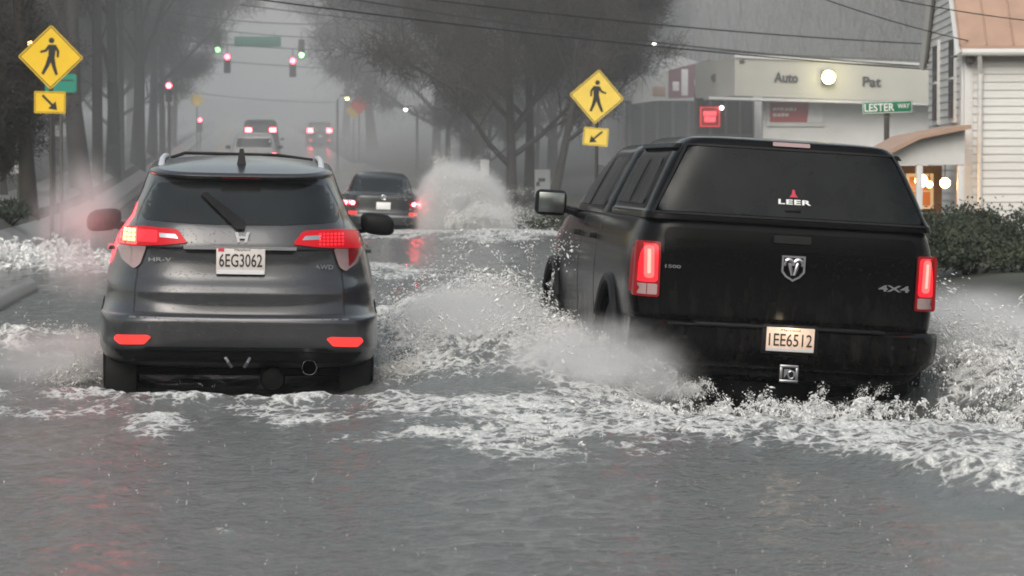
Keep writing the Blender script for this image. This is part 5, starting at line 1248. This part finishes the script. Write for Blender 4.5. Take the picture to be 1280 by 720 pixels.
def shop():
    Y0 = 85.0; pa = P(918, 205, Y0); z0 = float(gz(pa.x, Y0)); root = thing('auto_parts_shop', (pa.x, Y0, z0), 'low shop with long cream fascia lettered Auto and a bright floodlight', 'shop')
    x = lambda px: P(px, 205, Y0).x - pa.x
    Z = lambda py: P(1040, py, Y0).z - z0
    x0, x1 = x(918), x(1250); zt, zb = Z(76), Z(123)
    bm = bmesh.new()
    # fascia leans gently: built from three runs
    prism(bm, [(x0, Z(72.5)), (x1, Z(87)), (x1, Z(131)), (x0, Z(120))], 'xz', 0, .3); fc = obj('fascia', bm, M['fascia'], root)
    bm = bmesh.new()
    xa = x(886)
    v = [bm.verts.new(t) for t in ((xa, 2.4, Z(76)), (x0, 0, Z(72.5)), (x0, 0, Z(120)), (xa, 2.4, Z(121)), (xa, 2.7, Z(76)), (x0, .3, Z(72.5)), (x0, .3, Z(120)), (xa, 2.7, Z(121)))]
    for f_ in ((0, 1, 2, 3), (4, 5, 6, 7), (0, 1, 5, 4), (3, 2, 6, 7), (0, 3, 7, 4), (1, 2, 6, 5)): bm.faces.new([v[i] for i in f_])
    obj('fascia_return', bm, M['fascia'], root)
    bm = bmesh.new(); prism(bm, [(x0-.02, Z(72.5)+.10), (x1, Z(87)+.10), (x1, Z(87)), (x0-.02, Z(72.5))], 'xz', -.06, .36); obj('roof_cap', bm, M['wallgrey'], root)
    bm = bmesh.new(); prism(bm, [(xa, Z(121)), (x1, Z(130)), (x1, Z(130)-.08), (xa, Z(121)-.08)], 'xz', .02, 1.0); obj('canopy_soffit', bm, M['wallgrey'], root)
    bm = bmesh.new(); box(bm, ((x(960)+x1)/2, 1.0, Z(125)/2), (x1-x(960), .2, Z(122)+.4)); obj('front_wall', bm, M['wallgrey'], root)
    bm = bmesh.new(); box(bm, ((xa+x(960))/2, 2.75, Z(125)/2), (x(960)-xa, .2, Z(122)+.4)); gl = obj('shop_window', bm, M['storeglass'], root)
    bm = bmesh.new()
    for k in (886, 905, 925, 943, 960): box(bm, (x(k), 2.62, Z(125)/2), (.07, .08, Z(122)))
    box(bm, ((xa+x(960))/2, 2.62, Z(168)), (x(960)-xa, .06, .06)); obj('window_frame', bm, M['steel'], gl)
    bm = bmesh.new(); box(bm, ((x(955)+x1)/2, 6, Z(90)/2), (x1-x(955), 5.9, Z(84))); obj('shop_hall', bm, M['wallgrey'], root)
    text('Auto', .72, .30, 'fascia_lettering', M['letter'], fc, (x(982), -.01, Z(97)), (R(90), R(1.5), 0), .04, bold=.02)
    text('Pat', .56, .30, 'fascia_lettering', M['letter'], fc, (x(1089), -.01, Z(102)), (R(90), R(1.5), 0), .04, bold=.02)
    bm = bmesh.new(); lathe(bm, [(-.06, .001), (-.06, .12), (.02, .13)], 'y', (x(902), 1.25, Z(96)), 20); obj('round_mark', bm, M['letter'], root)
    bm = bmesh.new(); box(bm, (x(927), -.03, Z(77)), (.16, .06, .10), .02); obj('security_camera', bm, M['steel'], root)
    bm = bmesh.new(); box(bm, (x(1033), -.16, Z(97)), (.36, .2, .40), .04); fl = obj('floodlight', bm, M['steel'], root)
    bm = bmesh.new(); bmesh.ops.create_uvsphere(bm, u_segments=16, v_segments=10, radius=.20); 
    for vv in bm.verts: vv.co.y *= .5
    obj('floodlight_lens', bm, M['lamp_yel'], fl, loc=(x(1033), -.27, Z(97)))
    ld = bpy.data.lights.new('floodlight_lamp', 'POINT'); ld.energy = 14; ld.color = (1, .9, .5); ld.shadow_soft_size = .2
    lo = bpy.data.objects.new('floodlight_lamp', ld); COL.objects.link(lo); lo.parent = fl; lo.location = (x(1033), -.75, Z(98))
    # banner on the wall
    bw = x(1037)-x(965)
    bn = thing('banner', (pa.x+x(1001), Y0+.86, z0+Z(141)), 'red and white banner on the pale shop wall above the pickup cap', 'banner')
    bm = bmesh.new(); box(bm, (0, 0, 0), (bw, .05, .80), .01); obj('banner_panel', bm, M['wallgrey'], bn)
    bm = bmesh.new(); box(bm, (-.20, -.03, .03), (1.18, .02, .60)); obj('red_field', bm, M['banner_red'], bn)
    bm = bmesh.new(); prism(bm, [(.42, .33), (.80, .33), (.80, -.27), (.34, -.27)], 'xz', -.05, -.03); wf = obj('white_field', bm, M['white_mark'], bn)
    bm = bmesh.new(); prism(bm, [(.50, -.05), (.60, .16), (.72, -.05)], 'xz', -.056, -.051); obj('banner_mark', bm, M['wallgrey'], bn)
    bm = bmesh.new()
    for zz, segs_ in ((.13, ((-.70, -.58), (-.56, -.50), (-.48, -.36), (-.33, -.24), (-.22, -.08), (-.05, .02))), (-.05, ((-.70, -.60), (-.57, -.46), (-.44, -.35), (-.33, -.22)))):
        for (u0, u1) in segs_: box(bm, ((u0+u1)/2, -.043, zz+random.uniform(-.01, .01)), (u1-u0, .004, random.uniform(.07, .11)))
    obj('banner_strokes', bm, M['white_mark'], bn)
    # neon
    ne = thing('neon_sign', (pa.x+x(904), Y0+2.5, z0+Z(144.5)), 'glowing red window sign in the dark shop front', 'neon sign')
    bm = bmesh.new(); box(bm, (0, .03, 0), (.62, .05, .62), .02); obj('sign_back', bm, M['banner_red'], ne)
    bm = bmesh.new(); box(bm, (.0, -.01, .10), (.40, .03, .14), .02); box(bm, (0, -.01, -.08), (.34, .03, .16), .02); obj('neon_tube', bm, M['neon'], ne)
    bm = bmesh.new()
    for (cx, cz, sx, sz) in ((0, .29, .6, .03), (0, -.29, .6, .03), (-.29, 0, .03, .6), (.29, 0, .03, .6)): box(bm, (cx, -.01, cz), (sx, .03, sz))
    obj('sign_border', bm, M['reflector'], ne)
    street = thing('wall_lamp', (pa.x+x(918.5), Y0+2.5, z0+Z(133)), 'tiny white lamp above the glowing red sign', 'lamp')
    bm = bmesh.new(); bmesh.ops.create_uvsphere(bm, u_segments=10, v_segments=8, radius=.06); obj('lamp_bulb', bm, M['lamp_white'], street, loc=(0, -.08, 0))
    bm = bmesh.new(); box(bm, (0, 0, .05), (.12, .08, .06), .01); obj('lamp_bracket', bm, M['steel'], street)
shop()
def shops_row():
    Y0 = 108.0; pa = P(800, 205, Y0); z0 = float(gz(pa.x, Y0)); root = thing('shop_row', (pa.x, Y0, z0), 'hazy low shops with maroon and white fascia left of the cream one', 'shop')
    x = lambda px: P(px, 205, Y0).x - pa.x
    Z = lambda py: P(840, py, Y0).z - z0
    bm = bmesh.new(); prism(bm, [(x(790), Z(103)), (x(836), Z(88)), (x(836), Z(124)), (x(790), Z(130))], 'xz', 0, .3); obj('white_fascia', bm, M['trimwhite'], root)
    bm = bmesh.new(); prism(bm, [(x(835.5), Z(88)), (x(888), Z(74)), (x(888), Z(121)), (x(835.5), Z(123))], 'xz', -.1, .25); mf = obj('maroon_fascia', bm, M['maroon'], root)
    bm = bmesh.new()
    for (px, py, w, h) in ((855, 103, .26, 1.0), (844, 108, .25, .35), (871, 103, .25, .25), (877, 101, .2, .18)): box(bm, (x(px), -.12, Z(py)), (w, .04, h), .02)
    obj('fascia_shapes', bm, M['white_mark'], mf)
    bm = bmesh.new(); box(bm, ((x(815)+x(832))/2, -.03, Z(114)), (.5, .05, .35), .01); obj('small_sign_panel', bm, M['roof_tan'], root)
    bm = bmesh.new(); box(bm, ((x(790)+x(888))/2, 2.0, Z(125)/2), (x(888)-x(790), .2, Z(124))); sg = obj('shop_window', bm, M['storeglass'], root)
    bm = bmesh.new()
    for k in (795, 812, 830, 850, 870): box(bm, (x(k), 1.87, Z(125)/2), (.12, .06, Z(124)))
    obj('window_frame', bm, M['steel'], sg)
    bm = bmesh.new(); box(bm, ((x(790)+x(888))/2, 7, Z(96)/2), (x(888)-x(790), 9, Z(92))); obj('shop_hall', bm, M['wallgrey'], root)
    bm = bmesh.new(); prism(bm, [(x(838), Z(78)), (x(862), Z(66)), (x(888), Z(74)), (x(888), Z(90)), (x(838), Z(90))], 'xz', 3, 8); obj('roof', bm, M['wallgrey'], root)
shops_row()

# ================================================================== AIR, LIGHT, CAMERA
bm = bmesh.new(); box(bm, (0, 1100, 27), (1500, 2500, 62))
hz = obj('haze', bm, None, None, 180); tag(hz, 'rain haze filling the street', 'haze', None, 'stuff')
hm = bpy.data.materials.new('haze'); hm.use_nodes = True; nt = hm.node_tree; nt.nodes.clear()
out = nt.nodes.new('ShaderNodeOutputMaterial'); pv = nt.nodes.new('ShaderNodeVolumePrincipled'); nt.links.new(pv.outputs[0], out.inputs['Volume'])
pv.inputs['Color'].default_value = (.955, .97, .99, 1); pv.inputs['Density'].default_value = .0006; pv.inputs['Anisotropy'].default_value = .1
hz.data.materials.append(hm)

bm = bmesh.new(); box(bm, (-18, 242, 6), (84, 356, 24))
ms = obj('rain_mist', bm, None, None, 180); tag(ms, 'thick rain mist hanging over the far end of the street', 'mist', None, 'stuff')
mm_ = hm.copy(); mm_.name = 'rain_mist'; [n for n in mm_.node_tree.nodes if n.type == 'PRINCIPLED_VOLUME'][0].inputs['Density'].default_value = .0074; ms.data.materials.append(mm_)

w = bpy.data.worlds.new('World'); SC.world = w; w.use_nodes = True; nt = w.node_tree
bg = nt.nodes['Background']; sky = nt.nodes.new('ShaderNodeTexSky'); sky.sky_type = 'NISHITA'; sky.sun_disc = False
sky.sun_elevation = R(38); sky.sun_rotation = R(200); sky.air_density = 2; sky.dust_density = 4
hs = nt.nodes.new('ShaderNodeHueSaturation'); hs.inputs['Saturation'].default_value = .5
nt.links.new(sky.outputs[0], hs.inputs['Color']); nt.links.new(hs.outputs[0], bg.inputs['Color']); bg.inputs['Strength'].default_value = .14
sl_ = bpy.data.lights.new('sun', 'SUN'); sl_.energy = .9; sl_.angle = R(40); sl_.color = (1, .985, .965)
so = bpy.data.objects.new('sun', sl_); COL.objects.link(so)
az = R(200); el = R(38); dirv = Vector((math.sin(az)*math.cos(el), math.cos(az)*math.cos(el), math.sin(el)))
so.rotation_euler = dirv.to_track_quat('Z', 'Y').to_euler(); so.location = (0, 0, 50)

cd = bpy.data.cameras.new('camera'); cam = bpy.data.objects.new('camera', cd); COL.objects.link(cam); SC.camera = cam
cam.location = CAM; cam.rotation_euler = (R(90)-PIT, 0, -YAW); cd.sensor_width = 36; cd.lens = FPX*36/1280; cd.clip_start = .2; cd.clip_end = 6000
cd.dof.use_dof = True; cd.dof.focus_distance = 18.6; cd.dof.aperture_fstop = 6.5

SC.view_settings.view_transform = 'Standard'; SC.view_settings.look = 'None'; SC.view_settings.gamma = 1; SC.view_settings.exposure = .3
cy = SC.cycles; cy.use_denoising = True; cy.denoiser = 'OPENIMAGEDENOISE'; cy.denoising_input_passes = 'RGB_ALBEDO_NORMAL'
cy.volume_bounces = 2; cy.max_bounces = 6; cy.diffuse_bounces = 2; cy.glossy_bounces = 3; cy.transmission_bounces = 2; cy.transparent_max_bounces = 8
cy.sample_clamp_indirect = 6; cy.filter_width = 1.8; cy.volume_step_rate = 2; cy.volume_max_steps = 128
